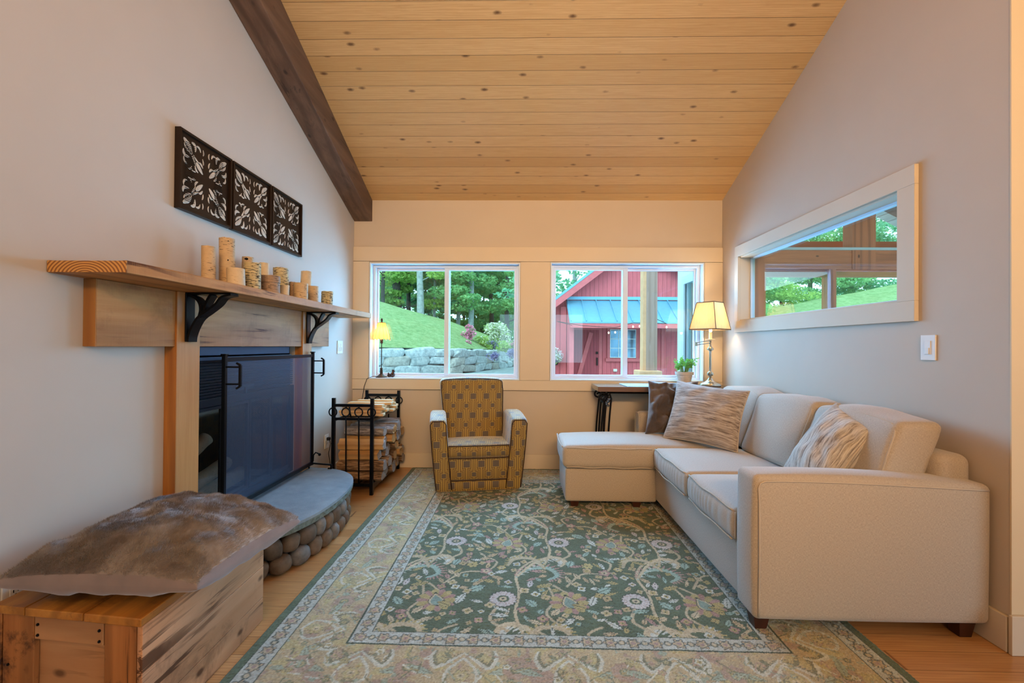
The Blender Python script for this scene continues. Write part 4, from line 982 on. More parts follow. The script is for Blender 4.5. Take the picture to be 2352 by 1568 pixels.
# soft mottled ground
nzs = rr_.normal(0, 1, (ny//10+3, nx//10+3)); 
def up(nz, k):
    I = np.arange(ny+1)/k; J = np.arange(nx+1)/k; i0 = I.astype(int); j0 = J.astype(int); fi = (I-i0)[:, None]; fj = (J-j0)[None]
    return nz[i0][:, j0]*(1-fi)*(1-fj)+nz[i0+1][:, j0]*fi*(1-fj)+nz[i0][:, j0+1]*(1-fi)*fj+nz[i0+1][:, j0+1]*fi*fj
mot = up(nzs, 10)
mm_ = main & (mot > .5); C[mm_] = GOLD*1.05; mm_ = main & (mot < -.8); C[mm_] = PINK*1.05; 
mot2 = up(rr_.normal(0, 1, (ny//6+3, nx//6+3)), 6); mm_ = main & (mot2 > 1.2); C[mm_] = TEAL*.85
def border_motifs():
    per = .44
    for side in range(4):
        Ls = (rx1-rx0) if side < 2 else (ry1-ry0); n = int(round((Ls-.5)/per)); st = (Ls-.5)/n
        for i in range(n+1):
            s = .25+i*st
            def T(u, v):   # u along, v from edge
                return {0: (rx0+u, ry0+v), 1: (rx1-u, ry1-v), 2: (rx0+v, ry1-u), 3: (rx1-v, ry0+u)}[side]
            c = T(s, .245); rosette(c[0], c[1], .052, PINK, GOLD, 9, TAN*.6); 
            if i < n:
                m = s+st/2
                for sg in (-1, 1):
                    vine([T(m, .33), T(m+sg*.05, .285), T(m+sg*.10, .25), T(m+sg*.125, .30), T(m+sg*.115, .345)], .006, PALE, .018, DKG*1.6, sg)
                    vine([T(m, .30), T(m+sg*.05, .24), T(m+sg*.055, .18), T(m, .15)], .006, PALE)
                    q_ = T(m+sg*.155, .235); leaf(q_[0], q_[1], .055, .016, (0 if side < 2 else PI/2)+sg*.3, TEAL*.9, .1)
                    q_ = T(m+sg*.06, .315); leaf(q_[0], q_[1], .022, .009, .8*sg, GREEN, .1)
                q_ = T(m, .21); flower(q_[0], q_[1], .030, GOLD*1.15, CREAM, 6)
border_motifs()
for q in range(2600):
    x_ = rr_.uniform(rx0+.13, rx1-.13); y_ = rr_.uniform(ry0+.13, ry1-.13); e_ = min(x_-rx0, rx1-x_, y_-ry0, ry1-y_)
    if .14 < e_ < .36:
        k_ = rr_.integers(0, 4); cc_ = [PINK, DKG*1.6, TEAL*.8, PALE*1.1, GOLD*.8, GREEN*1.2][rr_.integers(0, 6)]
        if k_ == 0: flower(x_, y_, rr_.uniform(.010, .022), cc_, GOLD, 5, q)
        else: vine([(x_, y_), (x_+rr_.uniform(-.02, .02), y_+rr_.uniform(-.02, .02)), (x_+rr_.uniform(-.05, .05), y_+rr_.uniform(-.05, .05))], .0028, cc_)
mb_ = inr & (dE > .125) & (dE < .372); C[mb_] = C[mb_]*.68+h2('c0b78f')*.32
for (e0, e1) in ((.04, .125), (.372, .45)):
    bd = (dE > e0) & (dE <= e1); C[bd] = PALE*.86
    mid_ = (e0+e1)/2; per = .092
    u = (sA/per)-np.floor(sA/per)-.5; v = (dE-mid_)/per
    d = np.hypot(u, v); a = np.arctan2(v, u)
    R6 = (1-.32*np.abs(np.sin(3*a))); C[bd & (d < .38*R6)] = BLK*1.3; C[bd & (d < .31*R6)] = TAN*1.05; C[bd & (d < .10)] = PINK; C[bd & (np.abs(d-.20) < .016)] = DKG*1.6
    u2 = np.abs(u)-.5; C[bd & (np.hypot(u2*1.0, v) < .17)] = DKG*1.5; C[bd & (np.hypot(u2, v) < .11)] = CREAM
    C[bd] = C[bd]*.8+PALE*.8*.2
    for ee in (e0, e1): C[np.abs(dE-ee) < .003] = DKG*1.8
C[dE < .04] = GREEN*1.15
C = C*.86+.14*np.array([.16, .19, .15]); C *= (1+rr_.normal(0, .13, GX.shape))[..., None]*(1+.10*mot*.6)[..., None]
C = np.clip(C, 0, 1)
pile = .0095+rr_.uniform(0, .0028, GX.shape)+.0008*mot
pile[(dE < .006)] = .003
vx = np.stack([GX, GY, pile], -1).reshape(-1, 3)
ii = np.arange(ny)[:, None]*(nx+1)+np.arange(nx)[None]; fc = np.stack([ii, ii+1, ii+nx+2, ii+nx+1], -1).reshape(-1, 4)
me = bpy.data.meshes.new('area_rug'); me.vertices.add(len(vx)); org = Vector(((rx0+rx1)/2, (ry0+ry1)/2, 0)); me.vertices.foreach_set('co', (vx-np.array(org)).astype(np.float32).ravel())
me.loops.add(len(fc)*4); me.loops.foreach_set('vertex_index', fc.ravel().astype(np.int32)); me.polygons.add(len(fc)); me.polygons.foreach_set('loop_start', np.arange(0, len(fc)*4, 4, dtype=np.int32)); me.polygons.foreach_set('loop_total', np.full(len(fc), 4, dtype=np.int32)); me.update(); me.validate()
at = me.color_attributes.new('Col', 'FLOAT_COLOR', 'POINT'); at.data.foreach_set('color', np.concatenate([C.reshape(-1, 3), np.ones((len(vx), 1))], 1).astype(np.float32).ravel())
t = NT('wool_rug_pattern'); a_ = t.n('Attribute'); a_.attribute_name = 'Col'; me.materials.append(t.fin(a_.outputs['Color'], .9, 0, .15, sheen=.15))
rug = bpy.data.objects.new('area_rug', me); COL.objects.link(rug); rug.location = org; setp(rug, 'large green wool rug with floral scrollwork and a cream border', 'rug')
# a thin solid backing under the pile
MB().box(rx0+.002, rx1-.002, ry0+.002, ry1-.002, .0006, .0028).build('rug_backing', simple('rug_backing', '4a4a3a', .9), rug, origin=org)
# ------------------------------------------------------------------ fabrics
def m_linen(nm, col, k=1.0):
    t = NT(nm); uv = t.tc('UV'); a = t.noise(t.map(uv, (1, .12, 1)), 900, 2); b_ = t.noise(t.map(uv, (.12, 1, 1)), 900, 2); h = t.math('ADD', a, b_)
    c = rgb(col); col1 = t.ramp(t.math('MULTIPLY', h, .5), [(.38, tuple(x*.74 for x in c[:3])), (.60, tuple(min(1, x*1.12) for x in c[:3]))])
    t.bump(h, .25, .002); return t.fin(col1, .85, 0, .2, sheen=.3)
m_sofa = m_linen('oatmeal_linen', 'b0a18e'); m_pipe = simple('oatmeal_piping', 'b5a692', .8, var=.06)
m_espr = wood('espresso_wood', (.07, .022, .012), (.045, .014, .008), (.02, .008, .005), 'Z', 30, .35)
def m_geo():
    t = NT('gold_brown_geometric_weave'); uv = t.tc('UV'); s = t.sep(uv); x, y = s[0], s[1]; P, Q = .118, .168
    def fam(ox, oy, a):
        u = t.math('ABSOLUTE', t.math('SUBTRACT', t.math('FRACT', t.math('ADD', t.math('DIVIDE', x, P), ox)), .5)); v = t.math('ABSOLUTE', t.math('SUBTRACT', t.math('FRACT', t.math('ADD', t.math('DIVIDE', y, Q), oy)), .5))
        u = t.math('MULTIPLY', u, P); v = t.math('MULTIPLY', v, Q)
        sq = t.math('SUBTRACT', t.math('MAXIMUM', u, v), a); bar = t.math('SUBTRACT', u, .0035); return sq, t.math('MINIMUM', sq, bar)
    s1, d1 = fam(.25, .1, .0300); s2, d2 = fam(.75, .6, .0215)
    d = t.math('MINIMUM', d1, d2); sq = t.math('MINIMUM', s1, s2)
    fr = t.math('FRACT', t.math('DIVIDE', t.math('ADD', d, .0120), .0125)); ln = t.math('GREATER_THAN', fr, .66)
    
    fade = 1.0
    c = t.mix(t.math('MULTIPLY', ln, fade), (.15, .085, .024), (.40, .265, .05))
    c = t.mix(t.math('LESS_THAN', sq, -.0035), c, (.105, .078, .052))
    t.bump(t.noise(t.map(uv, (.3, 1, 1)), 1200, 1), .15, .001)
    return t.fin(c, .5, 0, .45, sheen=.45)
m_arm = m_geo(); m_armp = simple('dark_brown_piping', '3a2412', .6)
# ------------------------------------------------------------------ armchair
ao = Vector((-.340, 3.672, 0)); arz = math.radians(10.5)
def AT(p):
    x, y, z = p; return Vector((ao.x+x*math.cos(arz)-y*math.sin(arz), ao.y+x*math.sin(arz)+y*math.cos(arz), z))
ac = empty('armchair', (ao.x, ao.y+.3, .012), 'upholstered armchair in gold and brown geometric fabric below the windows', 'armchair')
zb = .014
def taper(side):
    def fn(p):
        x, y, z = p; k = (z-zb)/.6; k = max(0, min(1, k))
        x = x - side*(1-k)**1.4*.055
        if z > .35: z = z + .035*math.sin(min(1, max(0, (y)/.62))*PI)*(z-.35)/.25 - .03*max(0, (y-.45)/.2)*(z-.35)/.25
        return AT((x, y, z))
    return fn
for s in (-1, 1):
    x0, x1 = sorted((s*.268, s*.402))
    MB().rbox(x0, x1, .0, .60, zb, .595, .028, (4, 10, 10), (.006, .004, .0), fn=taper(s)).build('arm', m_arm, ac, smooth=True)
    f = taper(s); xa, xb_ = x0+.004, x1-.004
    lp = [(xa, zb+.02), (xa, .56), (xa+.02, .588), (xb_-.02, .588), (xb_, .56), (xb_, zb+.02)]
    lp2 = []
    for (a, c_), (a2, c2) in zip(lp[:-1], lp[1:]):
        for k in range(5): lp2.append((a+(a2-a)*k/5, c_+(c2-c_)*k/5))
    lp2.append(lp[-1])
    MB().tube([f(Vector((a, .006, c_))) for a, c_ in lp2], .0042, 6).build('piping', m_armp, ac, smooth=True)
def seatfn(p):
    x, y, z = p; return AT((x, y, z - (.02*(y/.5) if z > .3 else 0)))
MB().rbox(-.262, .262, .015, .45, .285, .392, .03, (10, 10, 4), (0, .012, .022), fn=seatfn).build('seat_cushion', m_arm, ac, smooth=True)
for zz in (.288, .388): MB().tube([AT((x, .012-.012*(1-(x/.262)**2), zz-.002)) for x in np.linspace(-.25, .25, 20)], .0042, 6).build('piping', m_armp, ac, smooth=True)
MB().rbox(-.266, .266, .022, .60, .105, .284, .012, (6, 4, 4), (0, .006, 0), fn=AT).build('front_panel', m_arm, ac, smooth=True)
MB().rbox(-.266, .266, .010, .60, zb, .102, .016, (6, 4, 3), (0, .006, 0), fn=AT).build('kick_band', m_arm, ac, smooth=True)
MB().tube([AT((x, .014, .104)) for x in np.linspace(-.262, .262, 12)], .004, 6).build('piping', m_armp, ac, smooth=True)
def backfn(p):
    x, y, z = p; k = (z-.2)/.7; w = 1+.18*k; y = y+.135*k+.02*math.sin(max(0, k)*PI); z = z-.010*abs(x/.27)**3*(k > .9)
    return AT((x*w-.028*k, y, z))
MB().rbox(-.252, .252, .37, .50, .20, .900, .040, (10, 4, 12), (.0, .028, .010), fn=backfn).build('backrest', m_arm, ac, smooth=True)
MB().tube([backfn(Vector((x, .372, z))) for x, z in [(-.246, .40+.08*i) for i in range(6)]+[(-.235, .882), (-.20, .893)]+[(x, .896) for x in (-.1, 0, .1)]+[(.20, .893), (.235, .882)]+[(.246, .80-.08*i) for i in range(6)]], .004, 6).build('piping', m_armp, ac, smooth=True)
MB().rbox(-.27, .27, .10, .55, .0115, .03, .004, (2, 2, 2), fn=AT).build('swivel_base', m_iron, ac)

# ------------------------------------------------------------------ sofa
sf = empty('sectional_sofa', (1.45, 2.9, .011), 'oatmeal linen sectional sofa with chaise along the right wall', 'sofa')
def piping_rect(ax, c, a0, a1, b0, b1, r, fn=None, rad=.0042):
    pts = []
    for (ca, cb, s0) in ((a1-r, b1-r, 0), (a0+r, b1-r, 1), (a0+r, b0+r, 2), (a1-r, b0+r, 3)):
        for k in range(5):
            an = (s0+k/4)*PI/2; pts.append((ca+r*math.cos(an), cb+r*math.sin(an)))
    P3 = []
    m = len(pts)
    for i in range(m):
        p, q = pts[i], pts[(i+1) % m]; L_ = math.dist(p, q); n = max(1, int(L_/.08))
        for k in range(n): P3.append((p[0]+(q[0]-p[0])*k/n, p[1]+(q[1]-p[1])*k/n))
    out = []
    for a, b_ in P3:
        v = {'x': (c, a, b_), 'y': (a, c, b_), 'z': (a, b_, c)}[ax]; out.append(fn(Vector(v)) if fn else Vector(v))
    return MB().tube(out, rad, 6, True)
legs = [(1.02, 1.965), (1.86, 1.955), (1.86, 3.95), (.40, 3.40), (.86, 3.40), (.42, 3.80), (1.1, 3.95)]
for (x, y) in legs:
    q = MB(); t0, t1 = .034, .024; zt = .074 if y < 3 or x > 1 else .060
    z0 = .0125 if (x < 1.44) else .0008
    q.add([(x+sx*t1, y+sy*t1, z0) for sx, sy in ((-1, -1), (1, -1), (1, 1), (-1, 1))]+[(x+sx*t0, y+sy*t0, zt) for sx, sy in ((-1, -1), (1, -1), (1, 1), (-1, 1))], [(0, 3, 2, 1), (4, 5, 6, 7), (0, 1, 5, 4), (1, 2, 6, 5), (2, 3, 7, 6), (3, 0, 4, 7)])
    q.build('leg', m_espr, sf)
def lump(a, sc, sd=0): return lambda p: p+noise.noise_vector(Vector((p.x*sc+sd, p.y*sc, p.z*sc)))*a
# base
MB().rbox(.995, 1.90, 2.055, 3.93, .075, .318, .012, (6, 16, 4), (.004, 0, 0)).build('base', m_sofa, sf, smooth=True)
MB().rbox(.328, 1.00, 3.345, 3.87, .056, .300, .02, (8, 6, 4), (.006, .006, 0)).build('chaise_base', m_sofa, sf, smooth=True)
# arms
def armfn(p):
    x, y, z = p; k = max(0, (x-.975)/.95)
    if z > .3: z -= .026*k**1.6*(z-.3)/.36
    y += .006*math.sin(k*5)*(z/.6) if y < 1.95 else 0
    return Vector((x, y, z))
MB().rbox(.968, 1.928, 1.893, 2.056, .072, .672, .026, (14, 4, 12), (.010, .010, .012), fn=armfn).build('arm', m_sofa, sf, smooth=True)
lp = [(.986, .09), (.984, .62), (.992, .640), (1.01, .648)]+[(1.01+.9*i/14, .650) for i in range(1, 15)]
lp3 = [(.986, .09+.053*i) for i in range(10)]+lp[1:]
MB().tube([armfn(Vector((a, 1.893-.006*math.sin(PI*min(1, max(0, (c_-.07)/.6)))-.0005, c_))) for a, c_ in lp3], .0042, 6).build('piping', m_pipe, sf, smooth=True)
MB().rbox(1.01, 1.90, 3.885, 4.025, .075, .640, .035, (12, 4, 10), (.006, .008, .006)).build('arm', m_sofa, sf, smooth=True)
piping_rect('x', 1.008, 3.893, 4.017, .09, .632, .03).build('piping', m_pipe, sf, smooth=True)
MB().rbox(1.79, 1.932, 1.97, 4.01, .32, .748, .04, (4, 16, 6), (.008, 0, .004)).build('back_frame', m_sofa, sf, smooth=True)
# seat cushions
def pleat(p, x0, sd):
    if p.x < x0+.05: p = p + Vector((-.004*abs(math.sin(p.y*60+sd+2*math.sin(p.y*13)))*max(0, 1-abs(p.z-.40)/.09), 0, 0))
    return p
for k, (ya, yb) in enumerate(((2.062, 2.655), (2.660, 3.318))):
    MB().rbox(.965, 1.66, ya, yb, .320, .470, .035, (16, 60, 6), (.012, 0, .022), fn=lambda p, k=k: pleat(p, .965, k*2)).build('seat_cushion', m_sofa, sf, smooth=True)
    for zz, zr in ((.462, .024), (.329, .01)):
        q = MB(); q.tube([Vector((.970-.010*math.sin(PI*min(1, max(0, (y-ya)/(yb-ya)))), y, zz+ (.004*math.sin(y*20)))) for y in np.linspace(ya+.03, yb-.03, 24)], .0042, 6); q.build('piping', m_pipe, sf, smooth=True)
    MB().tube([(.972, ya+.006, .335+.012*i) for i in range(11)], .0040, 6).build('piping', m_pipe, sf, smooth=True)
def chf(p):
    return p + Vector((0, 0, .010*math.sin((p.x-.3)*3))) if p.z > .4 else p
MB().rbox(.308, 1.64, 3.328, 3.878, .304, .468, .04, (22, 10, 6), (.012, .010, .026), fn=chf).build('chaise_cushion', m_sofa, sf, smooth=True)
for zz in (.455, .315): MB().tube([(.335+.62*i/16, 3.326-.009*math.sin(PI*i/16*.55), zz+.003*math.sin(i)) for i in range(17)], .0042, 6).build('piping', m_pipe, sf, smooth=True)
MB().tube([(.306-.009*math.sin(PI*i/10), 3.35+.5*i/10, .458) for i in range(11)], .0042, 6).build('piping', m_pipe, sf, smooth=True)
# back cushions
for k, (ya, yb, xo) in enumerate(((2.020, 2.650, -.015), (2.665, 3.270, 0.0), (3.285, 3.880, .02))):
    c_y = (ya+yb)/2; rot = (.10, .0, -.03)[k]
    def bf(p, k=k, c_y=c_y, xo=xo, rot=rot, ya=ya, yb=yb):
        x, y, z = p; h = (z-.47)/.41; x = x+.145*h+xo+rot*(y-c_y)*.6; y = y
        u = (y-c_y)/(yb-ya)*2; z = z+.012*(1-u*u)*h - .006*abs(u)**3*h
        p = Vector((x, y, z)); return p+noise.noise_vector(p*4.5+Vector((k*3, 0, 0)))*.012
    MB().rbox(1.555, 1.755, ya, yb, .478, .880, .032, (6, 14, 12), (.030, 0, .008), fn=bf).build('back_cushion', m_sofa, sf, smooth=True)
    piping_rect('x', 1.562, ya+.012, yb-.012, .490, .866, .04, fn=bf).build('piping', m_pipe, sf, smooth=True)
    piping_rect('x', 1.745, ya+.012, yb-.012, .490, .866, .04, fn=bf).build('piping', m_pipe, sf, smooth=True)
# throw pillows
def m_strie(nm, a, b_, c_, vert=False):
    t = NT(nm); uv = t.tc('UV'); v = t.map(uv, (.10, 1, 1) if not vert else (1, .10, 1)); n1 = t.noise(v, 46, 4, .75, .4); n2 = t.noise(v, 16, 2)
    c = t.ramp(n1, [(.36, a), (.50, b_), (.64, c_)]); c = t.mix(t.ramp(n2, [(.45, 0.), (.65, .35)]), c, c_)
    t.bump(n1, .8, .006); return t.fin(c, .85, 0, .2, sheen=.3)
m_st = m_strie('striated_brown_chenille', (.11, .075, .055), (.31, .245, .19), (.52, .44, .36)); m_st2 = m_strie('striated_cream_chenille', (.13, .095, .07), (.44, .37, .29), (.62, .55, .45), True)
pillow('throw_pillow', (1.290, 3.77, .925), (1.655, 3.31, .885), (1.470, 3.10, .490), (1.105, 3.54, .500), .085, m_st, 'large brown and cream striated pillow facing the room on the chaise', piping=m_pipe, n=32, k=.075, wr=.006, pw=.45, sd=2)
pillow('throw_pillow', (1.075, 3.86, .915), (1.50, 3.86, .915), (1.42, 3.66, .500), (.995, 3.66, .495), .075, m_furd, 'dark brown fur pillow behind the striated pillow on the chaise', n=32, k=.09, wr=.032, wfreq=8, pw=.45, sd=7)
pillow('throw_pillow', (1.735, 2.52, .905), (1.655, 2.155, .815), (1.42, 2.115, .540), (1.425, 2.50, .530), .085, m_st2, 'cream striated pillow tilted behind the near sofa arm', piping=m_pipe, n=32, k=.06, wr=.006, wfreq=6, pw=.45, sd=12)
# ------------------------------------------------------------------ console table
m_tab = wood('varnished_walnut', (.21, .11, .055), (.14, .07, .035), (.05, .025, .015), 'X', 24, .14, .3, .3, spec=.6)
tb = empty('console_table', (1.25, 4.16, 0), 'narrow console table with dark wood top and curved iron legs under the window', 'table')
MB().rbox(.672, 1.885, 3.975, 4.355, .806, .850, .004, (3, 2, 2)).build('tabletop', m_tab, tb)
m_dkiron = simple('dark_bronze_iron', '1a1210', .35, .6, bump=.2)
MB().tube([(.76, 4.02, .795), (1.82, 4.02, .795), (1.82, 4.31, .795), (.76, 4.31, .795)], .009, 6, True).build('apron_rail', m_dkiron, tb)
for (sx, xc) in ((-1, .765), (1, 1.80)):
    for yc in (4.04, 4.29):
        for j, off in enumerate((0, .030, .068)):
            pts = []
            for i in range(22):
                s = i/21; z = .012+(.79-.012)*(1-s) if j else .012+(.72-.012)*(1-s)
                bow = .030*math.sin(PI*s*.9)+.02*s
                pts.append((xc-sx*(off-.03)*1-sx*(-bow*.7)+sx*.0, yc+ (.012 if j == 1 else 0), z if j != 2 else .012+(.775-.012)*(1-s)))
            if j == 2:
                e = pts[0]; pts = [(e[0]+sx*.035, e[1], e[2]-.03), (e[0]+sx*.030, e[1], e[2]-.008), (e[0]+sx*.018, e[1], e[2]+.006)]+pts[1:]
            MB().tube(pts, .0085, 8).build('leg', m_dkiron, tb, smooth=True)
        sc_ = MB(); cx = xc+sx*.035
        sc_.tube([(cx+sx*(.012+.0016*i*1.4)*math.cos(i*.55)+0, yc, .752+(.008+.0022*i)*math.sin(i*.55)) for i in range(16)], .0085, 8)
        sc_.build('scroll', m_dkiron, tb, smooth=True)
        lf = MB(); 
        for i in range(5):
            lf.ball((xc+sx*.0+math.cos(i*1.3)*.012, yc-.016, .735-.014*i), .017-.0018*i, 8, 6, (1.1, .8, 1.2))
        lf.build('cast_leaf', simple('polished_pewter_leaf', '77777c', .2, .95), tb, smooth=True)
MB().rbox(.93, 1.40, 3.985, 4.33, .8504, .8535, .0012, (4, 4, 1)).build('table_runner', simple('pale_blue_woven_runner', '9fb0bd', .7, var=.3, scale=90, bump=.6, bscale=200), label='pale blue-grey woven cloth on the console table', cat='table runner')
# ------------------------------------------------------------------ swing arm lamp
m_nick = simple('brushed_nickel', 'd0ccc4', .22, 1.0, var=.04); lx, ly = 1.725, 4.165
lp_ = empty('swing_arm_lamp', (lx, ly, .851), 'lit swing arm table lamp with square cream shade on the console table', 'table lamp')
MB().lathe([(.0, .0), (.092, .0), (.092, .010), (.086, .015), (.082, .020), (.060, .030), (.040, .042), (.024, .058), (.018, .070), (.014, .074), (.0, .075)], (lx, ly, .8515), 28).build('base', m_nick, lp_, smooth=True)
z = .92
MB().lathe([(.010, .92), (.010, .94), (.022, .944), (.026, .955), (.030, .962), (.026, .969), (.022, .978), (.012, .982), (.0085, .99), (.010, 1.0), (.0095, 1.14), (.012, 1.165), (.010, 1.172), (.026, 1.178), (.030, 1.186), (.026, 1.196), (.014, 1.206), (.010, 1.22), (.010, 1.262), (.004, 1.266)], (lx, ly, 0), 20).build('pole', m_nick, lp_, smooth=True)
q = MB(); ex = lx-.135; q.bar((lx, ly, 1.243), (ex, ly-.02, 1.224), .008, .008).bar((lx+.004, ly, 1.262), (lx-.06, ly-.01, 1.258), .008, .008).bar((lx-.06, ly-.01, 1.258), (ex, ly-.02, 1.243), .008, .008).bar((ex, ly-.02, 1.214), (ex, ly-.02, 1.250), .014, .014)
q.build('swing_arm', m_nick, lp_)
q = MB(); q.lathe([(.0, 1.270), (.040, 1.272), (.042, 1.276), (.016, 1.280), (.014, 1.282), (.014, 1.34), (.0, 1.341)], (lx, ly, 0), 20); q.build('candle_socket', simple('ivory_socket_sleeve', 'e2d5b8', .5), lp_, smooth=True)
def m_shade(nm, col, emc, es, em2):
    t = NT(nm); o = t.tc(); t.t.nodes.remove(t.b)
    d = t.n('BsdfDiffuse'); tl = t.n('BsdfTranslucent'); mx = t.n('MixShader'); mx.inputs[0].default_value = .6
    w_ = t.noise(t.map(t.tc('UV'), (1, .06, 1)), 260, 2); c = t.ramp(w_, [(.35, tuple(x*.86 for x in rgb(col)[:3])), (.65, rgb(col)[:3])]); t.l(c, d.inputs[0]); t.l(c, tl.inputs[0])
    t.l(d.outputs[0], mx.inputs[1]); t.l(tl.outputs[0], mx.inputs[2]); t.l(mx.outputs[0], t.out.inputs[0]); return t.m
m_sh = m_shade('cream_silk_shade', 'e6d8b8', 0, 0, 0); m_shb = simple('taupe_shade_trim', '6d5a44', .7)
th = math.radians(14); hb, ht = .1285, .083; z0, z1 = 1.366, 1.612
def sq(h_, z, k): a = th+PI/4+k*PI/2; r_ = h_*math.sqrt(2); return Vector((lx-.005+r_*math.cos(a+0), ly+r_*math.sin(a), z))
th = math.radians(38)
vo = [sq(hb, z0, k) for k in range(4)]+[sq(ht, z1, k) for k in range(4)]
q = MB(); q.add(vo, [(i, (i+1) % 4, 4+(i+1) % 4, 4+i) for i in range(4)]); so2 = q.build('lamp_shade', m_sh, lp_)
md = so2.modifiers.new('thickness', 'SOLIDIFY'); md.thickness = .0012
q = MB()
for i in range(4):
    q.bar(vo[i], vo[(i+1) % 4], .005, .010).bar(vo[4+i], vo[4+(i+1) % 4], .005, .008).bar(vo[i], vo[4+i], .005, .005)
q.build('shade_trim', m_shb, so2)
q = MB(); q.lathe([(.0, 0), (.012, .004), (.012, .05), (.028, .085), (.024, .115), (.0, .128)], (lx, ly, 1.342), 14); m_bulb = NT('lit_bulb').fin((1, .85, .6), .4, emit=(1, .70, .38), estr=18); q.build('bulb', m_bulb, lp_, smooth=True)
point('swing_lamp_light', (lx, ly, 1.50), 8, (1, .72, .42), .035)
# ------------------------------------------------------------------ small windowsill lamp
sx_, sy_ = -1.402, 4.475; zs = .8805
sl = empty('windowsill_lamp', (sx_, sy_, zs), 'small lit lamp with amber panelled shade on the left windowsill', 'table lamp')
m_brz = simple('antique_bronze', '4a3a2c', .35, .7, var=.25, scale=50)
MB().lathe([(.0, 0), (.056, 0), (.056, .005), (.052, .009), (.034, .018), (.018, .032), (.012, .042), (.017, .050), (.012, .058), (.015, .068), (.010, .078), (.016, .088), (.006, .095), (.0, .096)], (sx_, sy_, zs), 24).build('base', m_brz, sl, smooth=True)
MB().lathe([(.0045, .09), (.0045, .335), (.010, .338), (.016, .345), (.012, .355), (.017, .366), (.010, .378), (.008, .39), (.011, .40), (.011, .43), (.004, .44)], (sx_, sy_, zs), 16).build('pole', m_brz, sl, smooth=True)
zq0, zq1 = zs+.390, zs+.545; N = 12; q = MB(); vs = []; fs = []
for (z, r_, sc2) in ((zq0-.004, .084, 1), (zq0+.045, .071, 0), (zq0+.10, .052, 0), (zq1, .036, 0)):
    for k in range(N*4):
        a = 2*PI*k/(N*4); ph = (k % 4)/4; rr = r_*(1-.035*abs(math.sin(ph*PI))*0+.03*(1-abs(math.sin(ph*PI)))) ; zz = z-(.010*abs(math.sin(ph*PI)) if sc2 else 0)
        vs.append((sx_+math.cos(a)*rr, sy_+math.sin(a)*rr, zz))
M4 = N*4
for i in range(3):
    for k in range(M4): fs.append((i*M4+k, i*M4+(k+1) % M4, (i+1)*M4+(k+1) % M4, (i+1)*M4+k))
q.add(vs, fs); m_amb = m_shade('amber_glass_shade', 'f2b860', 0, 0, 0); sh2 = q.build('lamp_shade', m_amb, sl)
q = MB()
for k in range(N): q.tube([Vector(vs[i*M4+k*4])+ (Vector(vs[i*M4+k*4])-Vector((sx_, sy_, vs[i*M4+k*4][2])))*.01 for i in range(4)], .0013, 5)
q.tube([Vector(p) for p in vs[:M4]], .0013, 5, True).tube([Vector(p) for p in vs[-M4:]], .0018, 5, True); q.build('shade_leading', m_brz, sh2)
q = MB()
for k in range(N): a = 2*PI*(k+.5)/N; q.ball((sx_+math.cos(a)*.086, sy_+math.sin(a)*.086, zq0-.018), .004, 6, 5)
q.build('bead_fringe', simple('clear_beads', 'd8c8a0', .1), sh2)
MB().lathe([(.0, 0), (.012, .002), (.006, .008), (.011, .020), (.009, .034), (.0, .046)], (sx_, sy_, zq1+.002), 12).build('finial', m_brz, sl, smooth=True)
MB().ball((sx_, sy_, zq0+.09), .018, 10, 8).build('bulb', m_bulb, sl, smooth=True)
point('sill_lamp_light', (sx_, sy_, zq0+.055), 4.2, (1, .58, .22), .018)
# figurine on the sill
m_fig = simple('glazed_brown_figurine', '3a241c', .25, .1, var=.4, scale=70, spec=.7)
q = MB(); fx_, fy_ = un(899, 864, Y=4.49).x, 4.49
fg = empty('animal_figurine', (fx_, fy_, zs), 'small brown glazed animal figurine beside the windowsill lamp', 'figurine')
lm = lambda p: p*(1+.12*noise.noise(p*60))
MB().ball((fx_+.012, fy_, zs+.026), .027, 14, 10, (.9, .8, .95), fn=lm).build('body', m_fig, fg, smooth=True)
MB().ball((fx_+.018, fy_, zs+.060), .016, 12, 8, fn=lm).ball((fx_+.012, fy_-.008, zs+.074), .005, 6, 5).ball((fx_+.025, fy_-.006, zs+.074), .005, 6, 5).build('head', m_fig, fg, smooth=True)
MB().ball((fx_-.022, fy_, zs+.018), .019, 12, 8, (1.1, .9, .9), fn=lm).ball((fx_-.028, fy_-.004, zs+.036), .011, 8, 6).build('cub', m_fig, fg, smooth=True, label='smaller rounded second lump of the figurine')
# ------------------------------------------------------------------ potted plant
m_pot = simple('whitewashed_clay_pot', 'b9a994', .8, var=.14, scale=20, bump=.3); px_, py_ = 1.500, 4.195
pp = empty('potted_plant', (px_, py_, .851), 'green leafy herb in a pale clay pot on the console table', 'potted plant')
MB().lathe([(.0, 0), (.052, 0), (.070, .095), (.073, .096), (.080, .098), (.082, .124), (.076, .125), (.070, .112), (.0, .108)], (px_, py_, .8515), 28).build('pot', m_pot, pp, smooth=False)
MB().lathe([(.0, .110), (.069, .1105), (.0, .113)], (px_, py_, .8515), 20, cap=False).build('soil', simple('dark_soil', '1e140d', .95, bump=.8), pp)
def m_leafm(nm, a, b_, tr=.35):
    t = NT(nm); o = t.tc(); t.t.nodes.remove(t.b); d = t.n('BsdfDiffuse'); tl = t.n('BsdfTranslucent'); mx = t.n('MixShader'); mx.inputs[0].default_value = tr
    c = t.ramp(t.noise(o, 1.3, 3), [(.35, a), (.65, b_)]); t.l(c, d.inputs[0]); t.l(c, tl.inputs[0]); t.l(d.outputs[0], mx.inputs[1]); t.l(tl.outputs[0], mx.inputs[2]); t.l(mx.outputs[0], t.out.inputs[0]); return t.m
m_pl = m_leafm('fresh_herb_leaf', (.10, .30, .05), (.30, .55, .14)); m_stem = simple('pale_green_stem', '6d8a4a', .6)
